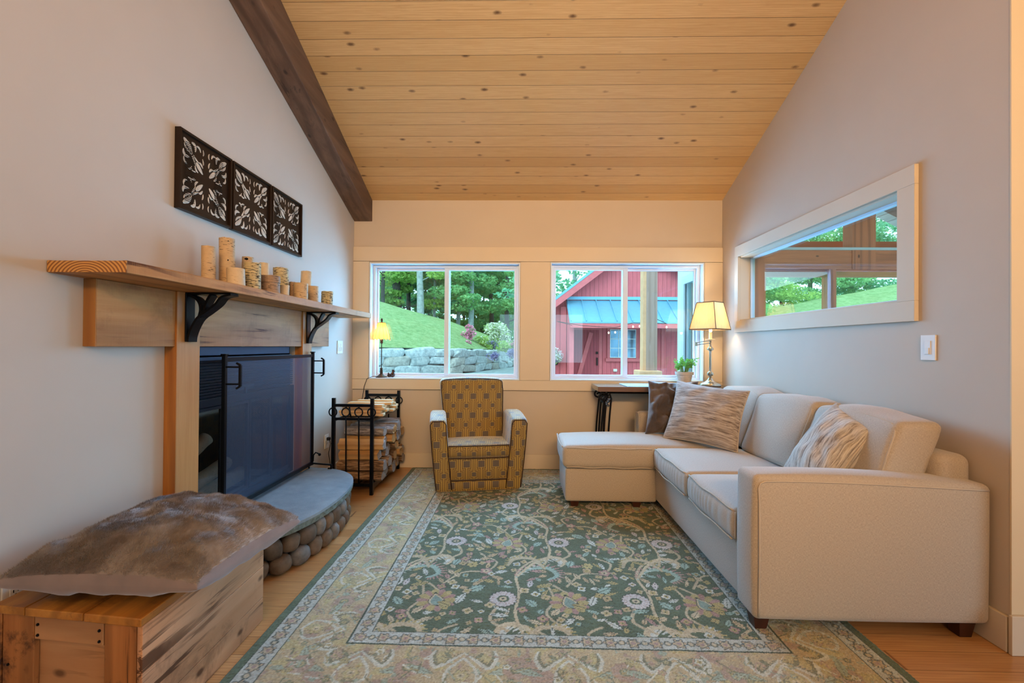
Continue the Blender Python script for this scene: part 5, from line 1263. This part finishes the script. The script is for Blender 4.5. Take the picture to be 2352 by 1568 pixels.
rs = random.Random(21); q = MB(); st = MB()
for i in range(28):
    a = rs.uniform(0, 2*PI); b0 = Vector((px_+math.cos(a)*.03*rs.random(), py_+math.sin(a)*.03, .962)); sp = rs.uniform(.03, .11); tp = Vector((px_+math.cos(a)*sp, py_+math.sin(a)*sp*.8, 1.015+rs.uniform(0, .10)))
    mid = (b0+tp)/2+Vector((0, 0, .02)); st.tube([b0, mid, tp], .0018, 5)
    for k in range(7):
        c0 = mid.lerp(tp, k/6)+Vector((rs.gauss(0, .010), rs.gauss(0, .010), rs.gauss(0, .008))); d = Vector((rs.gauss(0, 1), rs.gauss(0, 1), rs.gauss(-.1, .5))).normalized(); s_ = d.cross(Vector((rs.gauss(0, 1), rs.gauss(0, 1), rs.gauss(0, 1)))).normalized(); L_ = rs.uniform(.024, .042); n_ = d.cross(s_)
        q.add([c0, c0+d*L_*.4+s_*L_*.28+n_*.003, c0+d*L_, c0+d*L_*.4-s_*L_*.28+n_*.003, c0+d*L_*.45-n_*.003], [(0, 1, 4), (1, 2, 4), (2, 3, 4), (3, 0, 4)])
q.build('foliage', m_pl, pp); st.build('stems', m_stem, pp)
# ------------------------------------------------------------------ outside
GZ = -.25
m_grav = simple('pale_gravel', '8f9a9c', .95, var=.25, scale=3, bump=.5, bscale=30)
MB().box(-70, 70, D+.17, 90, GZ-.2, GZ).build('driveway_ground', m_grav, kind='structure')
t = NT('mown_grass'); o = t.tc(); n1 = t.noise(o, .6, 5, .7); n2 = t.noise(t.map(o, (1, 1, 1.5)), 3.2, 8, .85)
c = t.ramp(n2, [(.30, (.14, .24, .08)), (.50, (.34, .52, .22)), (.68, (.56, .68, .36))]); c = t.mix(t.ramp(n1, [(.4, 0.), (.7, .45)]), c, (.34, .42, .17)); t.bump(n2, 1, .15); m_grass = t.fin(c, .95, 0, .1)
def poly_pt(P, s):
    ls = [math.dist(P[i][:2], P[i+1][:2]) for i in range(len(P)-1)]; T = sum(ls)*s
    for i, l in enumerate(ls):
        if T <= l or i == len(ls)-1: k = T/l; return [P[i][j]+(P[i+1][j]-P[i][j])*k for j in range(len(P[i]))]
        T -= l
WP = [(-17, 14.5, 1.22), (-10.0, 18.0, 1.20), (-3.4, 23.5, 1.12), (-.9, 32, 1.02), (1.2, 40, .9)]
RP = [(-20, 27, 7.2), (-14, 28.5, 5.5), (-9.6, 30, 4.15), (-5.2, 32, 2.95), (-1.9, 35, 1.75), (1.5, 41, 1.2)]
NA, NB_ = 70, 24; q = MB(); vs = []; fs = []
for j in range(NB_+8):
    for i in range(NA+1):
        a = poly_pt(WP, i/NA); b_ = poly_pt(RP, i/NA)
        if j <= NB_:
            k = j/NB_; p = [a[0]+(b_[0]-a[0])*k, a[1]+(b_[1]-a[1])*k, a[2]-.06+(b_[2]-a[2]+.06)*(k+.10*math.sin(PI*k))]
        else:
            e = (j-NB_); p = [b_[0]+e*.1, b_[1]+e*3.5, b_[2]-.12*e*e*.3]
            p[2] = max(p[2], .2)
        p[2] += .08*noise.noise(Vector((p[0]*.6, p[1]*.6, 0)))*min(1, j/3)
        vs.append(p)
for j in range(NB_+7):
    for i in range(NA): fs.append((j*(NA+1)+i, j*(NA+1)+i+1, (j+1)*(NA+1)+i+1, (j+1)*(NA+1)+i))
q.add(vs, fs).build('grassy_hillside', m_grass, kind='stuff', smooth=True, label='sloping green lawn above the boulder wall', cat='grass')
q = MB(); vs = []; fs = []
for j in range(17):
    for i in range(31):
        X = 8.5+26*i/30; k = j/16; Y = 13+18*k+(.0)*X; cz_ = 4.2+(X-15.9)*.22; z = GZ+(cz_-GZ)*k**.85
        if j > 14: z = GZ+(cz_-GZ)*(14/16)**.85-(j-14)*.0
        vs.append((X, Y, max(GZ-.1, z+.1*noise.noise(Vector((X*.4, Y*.4, 3))))))
for j in range(16):
    for i in range(30): fs.append((j*31+i, j*31+i+1, (j+1)*31+i+1, (j+1)*31+i))
q.add(vs, fs).build('grassy_bank', m_grass, kind='stuff', smooth=True, label='rising grass bank seen through the porch window', cat='grass')
# boulder retaining wall
def stone_mat(nm, a, b_):
    t = NT(nm); o = t.tc(); n = t.noise(o, 5, 6, .7); c = t.ramp(n, [(.3, a), (.7, b_)]); t.bump(n, .6, .05); return t.fin(c, .85)
m_bs = [stone_mat('grey_boulder', (.20, .23, .24), (.50, .54, .54)), stone_mat('blue_grey_boulder', (.24, .28, .30), (.58, .63, .64)), stone_mat('tan_grey_boulder', (.24, .23, .21), (.50, .49, .45))]
bw = empty('boulder_wall', (-6, 22, GZ), 'dry stacked grey boulder retaining wall below the lawn', 'stone wall')
rs = random.Random(8); LW = [math.dist(WP[i][:2], WP[i+1][:2]) for i in range(4)]; TL_ = sum(LW)
nst = 0
rs_sk = lambda sd: .18*math.sin(sd*3)
for row, (zz, hh) in enumerate(((GZ+.22, .25), (GZ+.68, .25), (GZ+1.13, .22), (GZ+.46, .12), (GZ+.92, .12))):
    s = 5.0+rs.uniform(0, .5)
    while s < TL_*.86 and nst < 100:
        w_ = (rs.uniform(.38, .80) if row < 3 else rs.uniform(.18, .3))*(1+(s/TL_)*.35); p = poly_pt(WP, (s+w_)/TL_); p2 = poly_pt(WP, min(1, (s+w_+.3)/TL_)); dx, dy_ = p2[0]-p[0], p2[1]-p[1]; l = math.hypot(dx, dy_) or 1; tx, ty = dx/l, dy_/l
        sd = rs.random()*50; h_ = hh*rs.uniform(.78, 1.18); rt_ = rs.uniform(-.28, .28); dz_ = rs.uniform(-.05, .05) if row < 2 else rs.uniform(-.03, .0)
        def fn(v, w_=w_, h_=h_, tx=tx, ty=ty, sd=sd, rt_=rt_):
            sg = lambda a: math.copysign(abs(a)**.40, a)
            u, d_, c_ = sg(v.x), sg(v.y), sg(v.z); k = 1+.30*noise.noise(Vector((u*1.6+sd, d_, c_*1.6))); u *= k; c_ *= k
            c_ += u*rt_; u += c_*rs_sk(sd)
            return Vector((tx*u*w_+ty*d_*.35, ty*u*w_-tx*d_*.35, c_*h_))
        MB().ball((p[0]+.0*row, p[1]+(.12 if row > 2 else 0), zz+dz_+(p[2]-1.2)*(zz/1.2)), 1, 14, 10, fn=fn).build('boulder', rs.choice(m_bs), bw, smooth=False); nst += 1
        s += w_*1.93 if row < 3 else rs.uniform(1.2, 2.4)
q = MB(); vs = []
for i in range(41): p = poly_pt(WP, i/40); vs += [(p[0]-.1, p[1]+.25, GZ), (p[0]-.1, p[1]+.25, p[2]-.08)]
q.add(vs, [(2*i, 2*i+2, 2*i+3, 2*i+1) for i in range(40)]).build('wall_core', simple('dark_wall_joints', '23282a', .95), bw)

# foliage helpers
def leaf_cloud(q, centers, radii, n, size, seed, flat=.35):
    R_ = np.random.default_rng(seed); k = R_.integers(0, len(centers), n); c = np.array(centers)[k]; r = np.array(radii)[k][:, None]
    d = R_.normal(0, 1, (n, 3)); d /= np.linalg.norm(d, axis=1)[:, None]; rad = R_.uniform(.35, 1, (n, 1))**.6
    P = c+d*rad*r*np.array([1, 1, flat]); u = R_.normal(0, 1, (n, 3)); u[:, 2] *= .45; u /= np.linalg.norm(u, axis=1)[:, None]; w = R_.normal(0, 1, (n, 3)); v = np.cross(u, w); v /= np.linalg.norm(v, axis=1)[:, None]
    L_ = size*R_.uniform(.6, 1.3, (n, 1)); V = np.stack([P-u*L_*.5, P+v*L_*.32, P+u*L_*.5, P-v*L_*.32], 1).reshape(-1, 3)
    b0 = len(q.v); q.v.extend(map(tuple, V.tolist())); q.f.extend([(b0+4*i, b0+4*i+1, b0+4*i+2, b0+4*i+3) for i in range(n)]); return q
m_lf = [m_leafm('bright_maple_leaves', (.26, .48, .12), (.52, .72, .22), .45), m_leafm('deep_green_leaves', (.18, .46, .20), (.40, .66, .30), .45), m_leafm('blue_green_leaves', (.12, .40, .24), (.32, .62, .34), .4)]
m_trk = [simple('pale_grey_trunk', '9aa3a6', .9, var=.3, scale=4, bump=.6, bscale=12), simple('dark_trunk', '4a4a48', .9, var=.3, scale=4, bump=.6, bscale=12)]
def tree(x, y, z, H, crown0, R_, n, lm, tm, tr, seed, label, leafsz=.27, group='forest trees beyond the lawn'):
    r = empty('forest_tree', (x, y, z), label, 'tree', group); rs = random.Random(seed); q = MB(); lean = rs.uniform(-.03, .03)
    pts = [(x+lean*h_*H+.05*math.sin(h_*9+seed), y, z-.3+h_*H) for h_ in [i/9 for i in range(10)]]; q.tube(pts, [tr*(1.15-.8*i/9) for i in range(10)], 10)
    cs = []; rd = []
    for k in range(26):
        h_ = rs.uniform(crown0, H); a = rs.uniform(0, 2*PI); d = R_*rs.uniform(.25, 1)*(1-.35*(h_-crown0)/(H-crown0+.01)); cx, cy = x+lean*h_+math.cos(a)*d, y+math.sin(a)*d; cs.append((cx, cy, z+h_)); rd.append(rs.uniform(.7, 1.35)*R_/2.6)
        if k % 2 == 0: q.tube([(x+lean*h_, y, z+h_-.5), ((x+cx)/2, (y+cy)/2, z+h_-.15), (cx, cy, z+h_)], [tr*.22, tr*.14, tr*.06], 5)
    q.build('trunk', tm, r, smooth=True); f = leaf_cloud(MB(), cs, rd, n, leafsz, seed).build('foliage', lm, r); return r
TS = [  # px, Y, crown0, H, R, leaf, trunk, radius, label
 (966, 33.5, 5.2, 15, 3.0, 0, 0, .26, 'tall pale trunked maple behind the left windowpane'),
 (912, 36, 2.4, 13, 3.0, 0, 1, .34, 'thick dark trunked tree at the top of the lawn slope'),
 (938, 40, 1.9, 12, 2.8, 2, 1, .20, 'slender dark tree between the thick trunk and the pale maple'),
 (998, 37, 3.2, 13, 2.4, 1, 0, .13, 'thin pale tree just right of the tall pale maple'),
 (985, 42, 3.0, 13, 2.8, 2, 0, .10, 'sapling with thin pale stem behind the maple'),
 (1053, 38, 2.6, 13, 2.6, 2, 0, .17, 'bluish leafed tree just right of the window mullion'),
 (1080, 36.5, 3.8, 14, 3.0, 1, 0, .23, 'dark green tree with a pale trunk above the pink flowers'),
 (1064, 44, 2.2, 12, 2.6, 0, 1, .14, 'light green tree deep in the right windowpane'),
 (1130, 42, 2.4, 14, 3.0, 1, 1, .22, 'dense dark tree behind the feathery shrub'),
 (1165, 38, 1.6, 13, 2.8, 1, 1, .20, 'dark tree at the right edge of the left window'),
 (880, 34, 2.2, 12, 2.6, 0, 1, .15, 'bright leafed tree at the left edge of the left window'),
 (1215, 42, 1.6, 13, 3.2, 1, 1, .2, 'forest tree hidden behind the wall between the windows')]
for i, (px, Y, c0, H, R_, lm, tm, tr, lab) in enumerate(TS):
    p = un(px, 780, Y=Y); z = 1.3 if px > 1000 else 3.0-(px-880)/120*1.3
    tree(p.x, Y, z, H, c0*.8, R_, 9000, m_lf[lm], m_trk[tm], tr, 31+i, lab)
for i, (px, Y, lm) in enumerate(((870, 47, 1), (930, 50, 2), (990, 52, 1), (1050, 50, 1), (1110, 52, 2), (1170, 49, 1))):
    p = un(px, 780, Y=Y); tree(p.x, Y, .6, 17, .3, 5.0, 14000, m_lf[lm], m_trk[0], .12, 90+i, 'dense tree in the back row of the forest beyond the lawn', .42, 'back row of forest trees')
# trees seen above the barn roof and through the porch
for i, (X, Y, lm, lab) in enumerate(((.9, 24, 2, 'tree with a pale trunk beside the red barn roof'), (3.2, 27, 2, 'airy tree rising behind the red barn roof against the sky'))):
    tree(X, Y, GZ, 12.5, 3.4, 2.1, 2600, m_lf[lm], m_trk[0], .16, 130+i, lab, .24, 'trees behind the barn')
for i, (X, Y, z, H, lm, lab) in enumerate(((15.2, 33, 3.6, 8, 1, 'dark tree left of the porch post'), (19.3, 34, 4.0, 9, 0, 'leafy tree above the porch beam'), (22, 35, 5, 9, 1, 'dark tree right of the porch mullion'), (26.5, 35, 6, 9, 2, 'tree at the right end of the grass bank'), (12.5, 28, 2.5, 9, 1, 'dark tree at the left end of the grass bank'))):
    tree(X, Y, z-1.6, H, .4, 3.4, 17000, m_lf[lm], m_trk[1], .18, 150+i, lab+' seen through the side window', .21, 'trees above the grass bank')
# shrubs and flowers at the end of the boulder wall
m_pinkf = m_leafm('pink_blossom', (.80, .25, .42), (.95, .50, .62), .2); m_whf = m_leafm('creamy_plumes', (.60, .66, .50), (.85, .85, .72), .2); m_prp = m_leafm('purple_catmint', (.26, .24, .46), (.44, .42, .62), .2); m_yl = m_leafm('lime_leaves', (.30, .50, .10), (.52, .66, .22), .3)
def bush(px, py, Y, rx, rz, n, size, mat, label, mat2=None, n2=0, cat='shrub', seed=1, stems=True):
    p = un(px, py, Y=Y); r = empty('garden_shrub', (p.x, p.y, p.z), label, cat, 'flower bed plants above the boulder wall')
    cs = []; rd = []; rs = random.Random(seed)
    for k in range(14): a = rs.uniform(0, 2*PI); d = rs.uniform(0, .7)*rx; cs.append((p.x+math.cos(a)*d, p.y+math.sin(a)*d*.6, p.z+rz*rs.uniform(.25, 1.6))); rd.append(rx*.42)
    leaf_cloud(MB(), cs, rd, n, size, seed, .8).build('foliage', mat, r)
    if mat2: leaf_cloud(MB(), cs, [x*1.15 for x in rd], n2, size*.9, seed+5, .8).build('blossoms', mat2, r)
    if stems:
        q = MB()
        for k in range(7): a = k*.9; q.tube([(p.x, p.y, p.z-.05), (p.x+math.cos(a)*rx*.3, p.y+math.sin(a)*rx*.2, p.z+rz*.8)], .012, 5)
        q.build('stems', m_stem, r)
    return r
bush(1076, 786, 27.5, .48, .62, 500, .12, m_lf[1], 'tall pink flowering shrub in the flower bed', m_pinkf, 1500, seed=1)
bush(1068, 800, 26.5, .40, .27, 300, .10, m_lf[1], 'low mound of deeper pink flowers at the near end of the bed', m_pinkf, 900, seed=2)
bush(1142, 793, 30, .95, .85, 1700, .15, m_whf, 'large feathery cream shrub with upright plumes', m_lf[0], 350, seed=3)
bush(1105, 796, 28, .55, .35, 800, .11, m_yl, 'lime green perennial clump between the pink shrub and the feathery shrub', m_whf, 160, seed=4)
bush(1128, 801, 29, .42, .28, 520, .10, m_lf[0], 'purple flowering clump in front of the feathery shrub', m_prp, 900, seed=5)
bush(1120, 806, 28.2, .40, .22, 520, .10, m_yl, 'bright low green clump near the top of the boulder wall', seed=6)
bush(1158, 806, 28, .60, .30, 700, .11, m_yl, 'yellow green mounded plant toward the right of the bed', seed=7)
bush(1182, 808, 29, .50, .38, 560, .11, m_lf[1], 'rosy flowered plant at the right end of the bed', m_pinkf, 500, seed=8)
bush(1136, 826, 25, .50, .22, 520, .09, m_prp, 'lavender plant spilling over the boulder wall', seed=9)
bush(1176, 822, 27.5, .6, .28, 620, .09, m_prp, 'second lavender plant spilling over the far part of the wall', seed=10)

# ------------------------------------------------------------------ red barn
def m_siding(nm, col, w):
    t = NT(nm); uv = t.tc('UV'); s = t.sep(uv); fr = t.math('FRACT', t.math('DIVIDE', s[0], w)); e = t.math('MINIMUM', fr, t.math('SUBTRACT', 1, fr)); g_ = t.ramp(e, [(.0, 0.), (.06, 1.)])
    c0 = rgb(col)[:3]; c = t.ramp(t.noise(t.map(uv, (1, .12, 1)), 9, 4, .7), [(.3, tuple(x*.82 for x in c0)), (.7, tuple(min(1, x*1.12) for x in c0))]); c = t.mix(g_, tuple(x*.45 for x in c0), c); t.bump(g_, .6, .01); return t.fin(c, .8)
m_red = m_siding('red_board_siding', 'cc6069', .15); m_redt = simple('red_painted_trim', 'cb646a', .7, var=.08); m_roof = simple('sky_reflection_metal_roof', '6faac6', .45, .3, var=.04)  # roof colour holds the cyan-blue reflection of the sky
BY = 16.0; bx0, bx1, ez, sl_ = .15, 8.0, 2.0, .765
bn = empty('red_barn', (4.1, BY, GZ), 'red board-sided barn with metal awning roof in reflected sky blue beyond the driveway', 'barn')
mx_ = (bx0+bx1)/2; rz_ = ez+sl_*(mx_-bx0)
prf = [(bx0, GZ), (bx1, GZ), (bx1, ez), (mx_, rz_), (bx0, ez)]
MB().prism(prf, lambda u, v, t_: (u, BY+t_*9, v)).build('barn_walls', m_red, bn, fixn=True)
for sg in (-1, 1):
    q = MB(); ox = .38; e_ = (bx0-ox, ez-sl_*ox) if sg < 0 else (bx1+ox, ez-sl_*ox)
    pr_ = [(e_[0], e_[1]), (mx_, rz_), (mx_, rz_+.10), (e_[0], e_[1]+.10)]
    q.prism(pr_, lambda u, v, t_: (u, BY-.42+t_*9.8, v+.035)); q.build('roof', m_roof, bn, fixn=True)
    q = MB(); pr_ = [(e_[0], e_[1]-.22), (mx_, rz_-.22), (mx_, rz_+.03), (e_[0], e_[1]+.03)]; q.prism(pr_, lambda u, v, t_: (u, BY-.41+t_*.05, v)); q.build('rake_board', m_redt, bn, fixn=True)
# awning roof with standing seams over the doorway
ax0, ax1 = 1.56, 7.6; q = MB(); zt1, zb1, yo = 2.84, 2.02, 1.25
q.add([(ax0, BY-.01, zt1), (ax1, BY-.01, zt1), (ax1, BY-yo, zb1), (ax0, BY-yo, zb1), (ax0, BY-.01, zt1-.07), (ax1, BY-.01, zt1-.07), (ax1, BY-yo, zb1-.05), (ax0, BY-yo, zb1-.05)], [(0, 1, 2, 3), (7, 6, 5, 4), (3, 2, 6, 7), (0, 3, 7, 4), (1, 5, 6, 2)]); q.build('awning_roof', m_roof, bn, fixn=True)
q = MB()
for k in range(13): x = ax0+.04+k*.5; q.bar((x, BY-.02, zt1+.02), (x, BY-yo, zb1+.02), .028, .045)
q.box(ax0, ax1, BY-.06, BY-.012, zt1+.02, zt1+.13); q.build('standing_seam', m_roof, bn)
MB().box(ax0+.02, ax1, BY-yo+.01, BY-yo+.08, zb1-.20, zb1-.055).build('awning_fascia', m_redt, bn)
MB().box(ax0+.02, ax0+.17, BY-.95, BY-.012, GZ+.01, zt1-.20, fn=lambda p: Vector((p.x, p.y, p.z if p.z < 0 else min(p.z, zt1-.22-(BY-p.y)*.62)))).build('side_panel', m_redt, bn)
dx0, dx1, dz = 1.80, 2.72, 1.80
MB().box(dx0, dx1, BY-.05, BY-.012, GZ+.02, dz).build('barn_door', m_siding('darker_red_door_boards', 'a44450', .11), bn)
q = MB(); q.bar((dx0+.12, BY-.065, GZ+.1), (dx1-.28, BY-.065, dz-.1), .03, .14).box(dx0-.1, dx0, BY-.06, BY-.012, GZ, dz+.1).box(dx1, dx1+.1, BY-.06, BY-.012, GZ, dz+.1).box(dx0, dx1, BY-.06, BY-.012, dz, dz+.1); q.build('door_brace', m_redt, bn)
MB().box(dx1-.10, dx1-.05, BY-.10, BY-.05, .55, .82).box(dx1-.12, dx1-.04, BY-.09, BY-.05, .95, 1.03).build('door_handle', m_iron, bn)
wx0, wx1, wz0, wz1 = 3.10, 4.02, .82, 1.82
m_wint = simple('white_muntin_paint', 'd8dde0', .5)
wn_ = empty('barn_window', (wx0, BY, wz0)); wn_.parent = bn; wn_.location = Vector((wx0, BY, wz0))-Vector(bn.location)
q = MB(); q.box(wx0-.09, wx0, BY-.06, BY-.012, wz0-.09, wz1+.09).box(wx1, wx1+.09, BY-.06, BY-.012, wz0-.09, wz1+.09).box(wx0, wx1, BY-.06, BY-.012, wz1, wz1+.09).box(wx0-.15, wx1+.15, BY-.09, BY-.012, wz0-.13, wz0-.02); q.build('window_trim', m_redt, wn_)
MB().box(wx0, wx1, BY-.03, BY-.02, wz0, wz1).build('pane', simple('reflective_barn_glass', '5b7f9a', .06, .6, var=.5, scale=2), wn_)
q = MB()
for k in (0, 1, 2, 3): x = wx0+.012+(wx1-wx0-.024)*k/3; q.box(x-.012, x+.012, BY-.048, BY-.031, wz0, wz1)
for k in (0, 1, 2, 3): z = wz0+.012+(wz1-wz0-.024)*k/3; q.box(wx0, wx1, BY-.0478, BY-.0312, z-.012, z+.012)
q.build('muntins', m_wint, wn_)
q = MB(); q.box(4.72, 5.7, BY-.06, BY-.012, 3.86, 4.3); q.build('window_trim', m_redt, bn); MB().box(4.85, 5.6, BY-.07, BY-.062, 3.94, 4.3).build('upper_window', simple('dark_barn_glass', '232c34', .1), bn)
MB().rbox(3.22, 3.36, BY-.07, BY-.012, .33, .43, .02, (2, 2, 2)).build('outlet_cover', m_plate, bn, smooth=True)
for x in (.30+.18, .88+.18): MB().box(x, x+.05, BY-.03, BY-.012, .05 if 0 else .95, 1.62).build('slit_window', m_slot, bn)
MB().box(1.36, 1.56, BY-.10, BY-.012, GZ+.01, 2.6).build('corner_post', m_redt, bn)
MB().box(4.3, 4.42, BY-.06, BY-.012, GZ+.01, 2.4).box(4.9, 5.0, BY-.06, BY-.012, GZ+.01, 2.4).build('door_jamb', m_redt, bn)
# hanging flower basket on the barn
p = un(1276, 815, Y=BY-.3)
hb_ = empty('flower_basket', (p.x, p.y, p.z-.25), 'wall basket of white and pink flowers on the barn front', 'flower basket')
leaf_cloud(MB(), [(p.x, p.y, p.z), (p.x-.1, p.y, p.z+.12), (p.x+.08, p.y, p.z-.12), (p.x, p.y, p.z-.22)], [.2, .17, .16, .13], 900, .05, 7, .9).build('foliage', m_lf[0], hb_)
leaf_cloud(MB(), [(p.x, p.y-.05, p.z+.05), (p.x-.1, p.y-.05, p.z+.12), (p.x+.08, p.y-.05, p.z-.05)], [.23, .2, .2], 800, .05, 8, .9).build('blossoms', m_leafm('white_pink_petals', (.70, .60, .68), (.9, .9, .9), .2), hb_)
MB().lathe([(.0, -.36), (.08, -.34), (.15, -.18), (.0, -.17)], (p.x, p.y, p.z), 14).build('basket', simple('dark_basket', '3a3430', .8), hb_)
# string of warm bulbs
q = MB(); pts = [Vector((1.65, BY-yo+.09, 1.90))]+[un(px, py, Y=11.5) for px, py in ((1280, 738), (1340, 748), (1413, 752), (1454, 741), (1500, 742), (1531, 743))]+[Vector((2.34, 8.19, 1.75))]
sg_ = empty('string_lights', (pts[2].x, 11.5, pts[2].z), 'cord of small warm bulbs strung in front of the barn', 'string lights')
q.tube(pts, .008, 5).build('cord', m_slot, sg_)
m_sb = NT('warm_festoon_bulb').fin((1, .8, .6), .4, emit=(1, .62, .35), estr=3.0)
for px, py in ((1413, 763), (1398, 764), (1454, 750), (1531, 751), (1469, 749)): MB().ball(un(px, py, Y=11.5), .022, 8, 6, (1, 1, 1.3)).build('bulb', m_sb, sg_, smooth=True)
# timber post of the covered walk
m_cedar = wood('weathered_cedar_post', (.46, .32, .28), (.37, .25, .22), (.2, .13, .11), 'Z', 20, .8, 0, .4)
m_cedl = simple('cream_plinth_lit_edge', 'dba883', .7)
pst = empty('timber_post', (2.30, 8, GZ), 'weathered timber post on a cream plinth outside the right window', 'post')
MB().box(2.19, 2.385, 8.0, 8.2, .79, 4.2).build('post_shaft', m_cedar, pst); MB().box(2.135, 2.1895, 8.0, 8.2, .79, 4.2).build('lit_side_strip', m_cedl, pst, label='pale cream strip for the lit left side of the post')  # pale strip carries the light on the post's left side as colour
MB().rbox(2.045, 2.44, 7.87, 8.3, GZ+.001, .79, .02, (2, 2, 2)).build('plinth', m_cedl, pst)
# ------------------------------------------------------------------ porch wing beside the room
m_white = simple('white_porch_wall', 'd0dcdc', .7, var=.03); m_redw = wood('red_cedar_timber', (.80, .24, .11), (.64, .17, .075), (.10, .03, .02), 'X', 20, .6, .35, .3); m_redv = wood('red_cedar_post', (.80, .24, .11), (.64, .17, .075), (.10, .03, .02), 'Z', 20, .6, .35, .3)
pw = empty('porch_wing', (4.3, 6.0, GZ), 'timber framed porch wing with red cedar posts outside the side window', 'porch')
X0 = 2.06; q = MB(); ya, yb = D+.165, 6.02
q.box(X0, X0+.10, 5.80, yb, GZ, 3.2).box(X0, X0+.10, ya, 4.80, GZ, 3.2).box(X0, X0+.10, 4.80, 5.80, GZ, .75).box(X0, X0+.10, 4.80, 5.80, 2.02, 3.2); q.build('wing_wall', m_white, pw)
q = MB(); q.box(X0-.02, X0-.001, 5.74, 5.84, .68, 2.10).box(X0-.02, X0-.001, 4.74, 5.74, 2.0, 2.10).box(X0-.02, X0-.001, 4.74, 5.74, .66, .76); q.build('window_trim', m_vinyl, pw)
q = MB(); q.box(X0+.02, X0+.06, 5.74, 5.80, .75, 2.02).box(X0+.02, X0+.06, 5.28, 5.33, .75, 2.02); q.build('window_sash', m_vinyl, pw)
MB().box(X0+.035, X0+.04, 4.80, 5.74, .75, 2.02).build('pane', m_glass, pw)
# gable end of the porch at Y=6
PY = 6.0
MB().box(2.165, 4.32, PY, PY+.16, 2.24, 2.49).box(4.62, 7.6, PY, PY+.16, 2.24, 2.49).build('tie_beam', m_redw, pw)
MB().box(4.32, 4.62, PY-.01, PY+.17, 2.24, 3.50).build('king_post', m_redv, pw)
MB().box(4.02, 4.12, PY, PY+.14, .2, 2.239).box(2.165, 2.30, PY, PY+.14, .2, 2.239).box(6.2, 6.35, PY, PY+.14, .2, 2.239).build('mullion_post', m_redv, pw)
MB().box(2.165, 7.6, PY+.4, PY+.5, 2.56, 2.70).build('outer_beam', m_redw, pw)
MB().box(2.165, 7.6, PY-.02, PY+.18, 2.492, 2.525).build('beam_cap', m_white, pw)
MB().box(2.165, 7.6, PY+.04, PY+.12, 2.15, 2.2385).build('header_strip', m_redw, pw)
for s in (-1, 1):
    q = MB(); xr = 4.47; zr = 3.50; e = max(2.17, xr+s*3.3); ze = zr-.5*abs(e-xr)
    q.prism([(xr, zr-.24), (e, ze-.24), (e, ze-.04), (xr, zr-.04)], lambda u, v, t_: (u, PY-.02+.2*t_, v)); q.build('gable_rafter', m_cedar, pw, fixn=True)
    q = MB(); lim = 2.165 if s < 0 else e
    lz = zr-.5*abs(lim-xr); q.prism([(xr, zr-.02), (lim, lz-.02), (lim, lz+.05), (xr, zr+.05)], lambda u, v, t_: (u, 1.97+(PY+.7-1.97)*t_, v)); q.build('plank_ceiling', m_siding('white_ceiling_planks', 'dfe6e4', .14), pw, fixn=True)
for yy in (4.4, 5.2): 
    q = MB(); q.prism([(4.47, 3.26), (7.6, 1.70), (7.6, 1.86), (4.47, 3.44)], lambda u, v, t_, yy=yy: (u, yy+.12*t_, v)); q.build('rafter', m_cedar, pw, fixn=True)
MB().box(2.165, 7.6, 1.97, 6.3, -.1, -.002).build('porch_deck', simple('grey_deck', '7c7f7c', .8), pw)
# brown outer casing of the side window
MB().box(RX+.001, RX+.10, RY1-.004, RY1+.09, RZ0-.08, RZ1+.08).build('outer_casing', m_redv, pw)
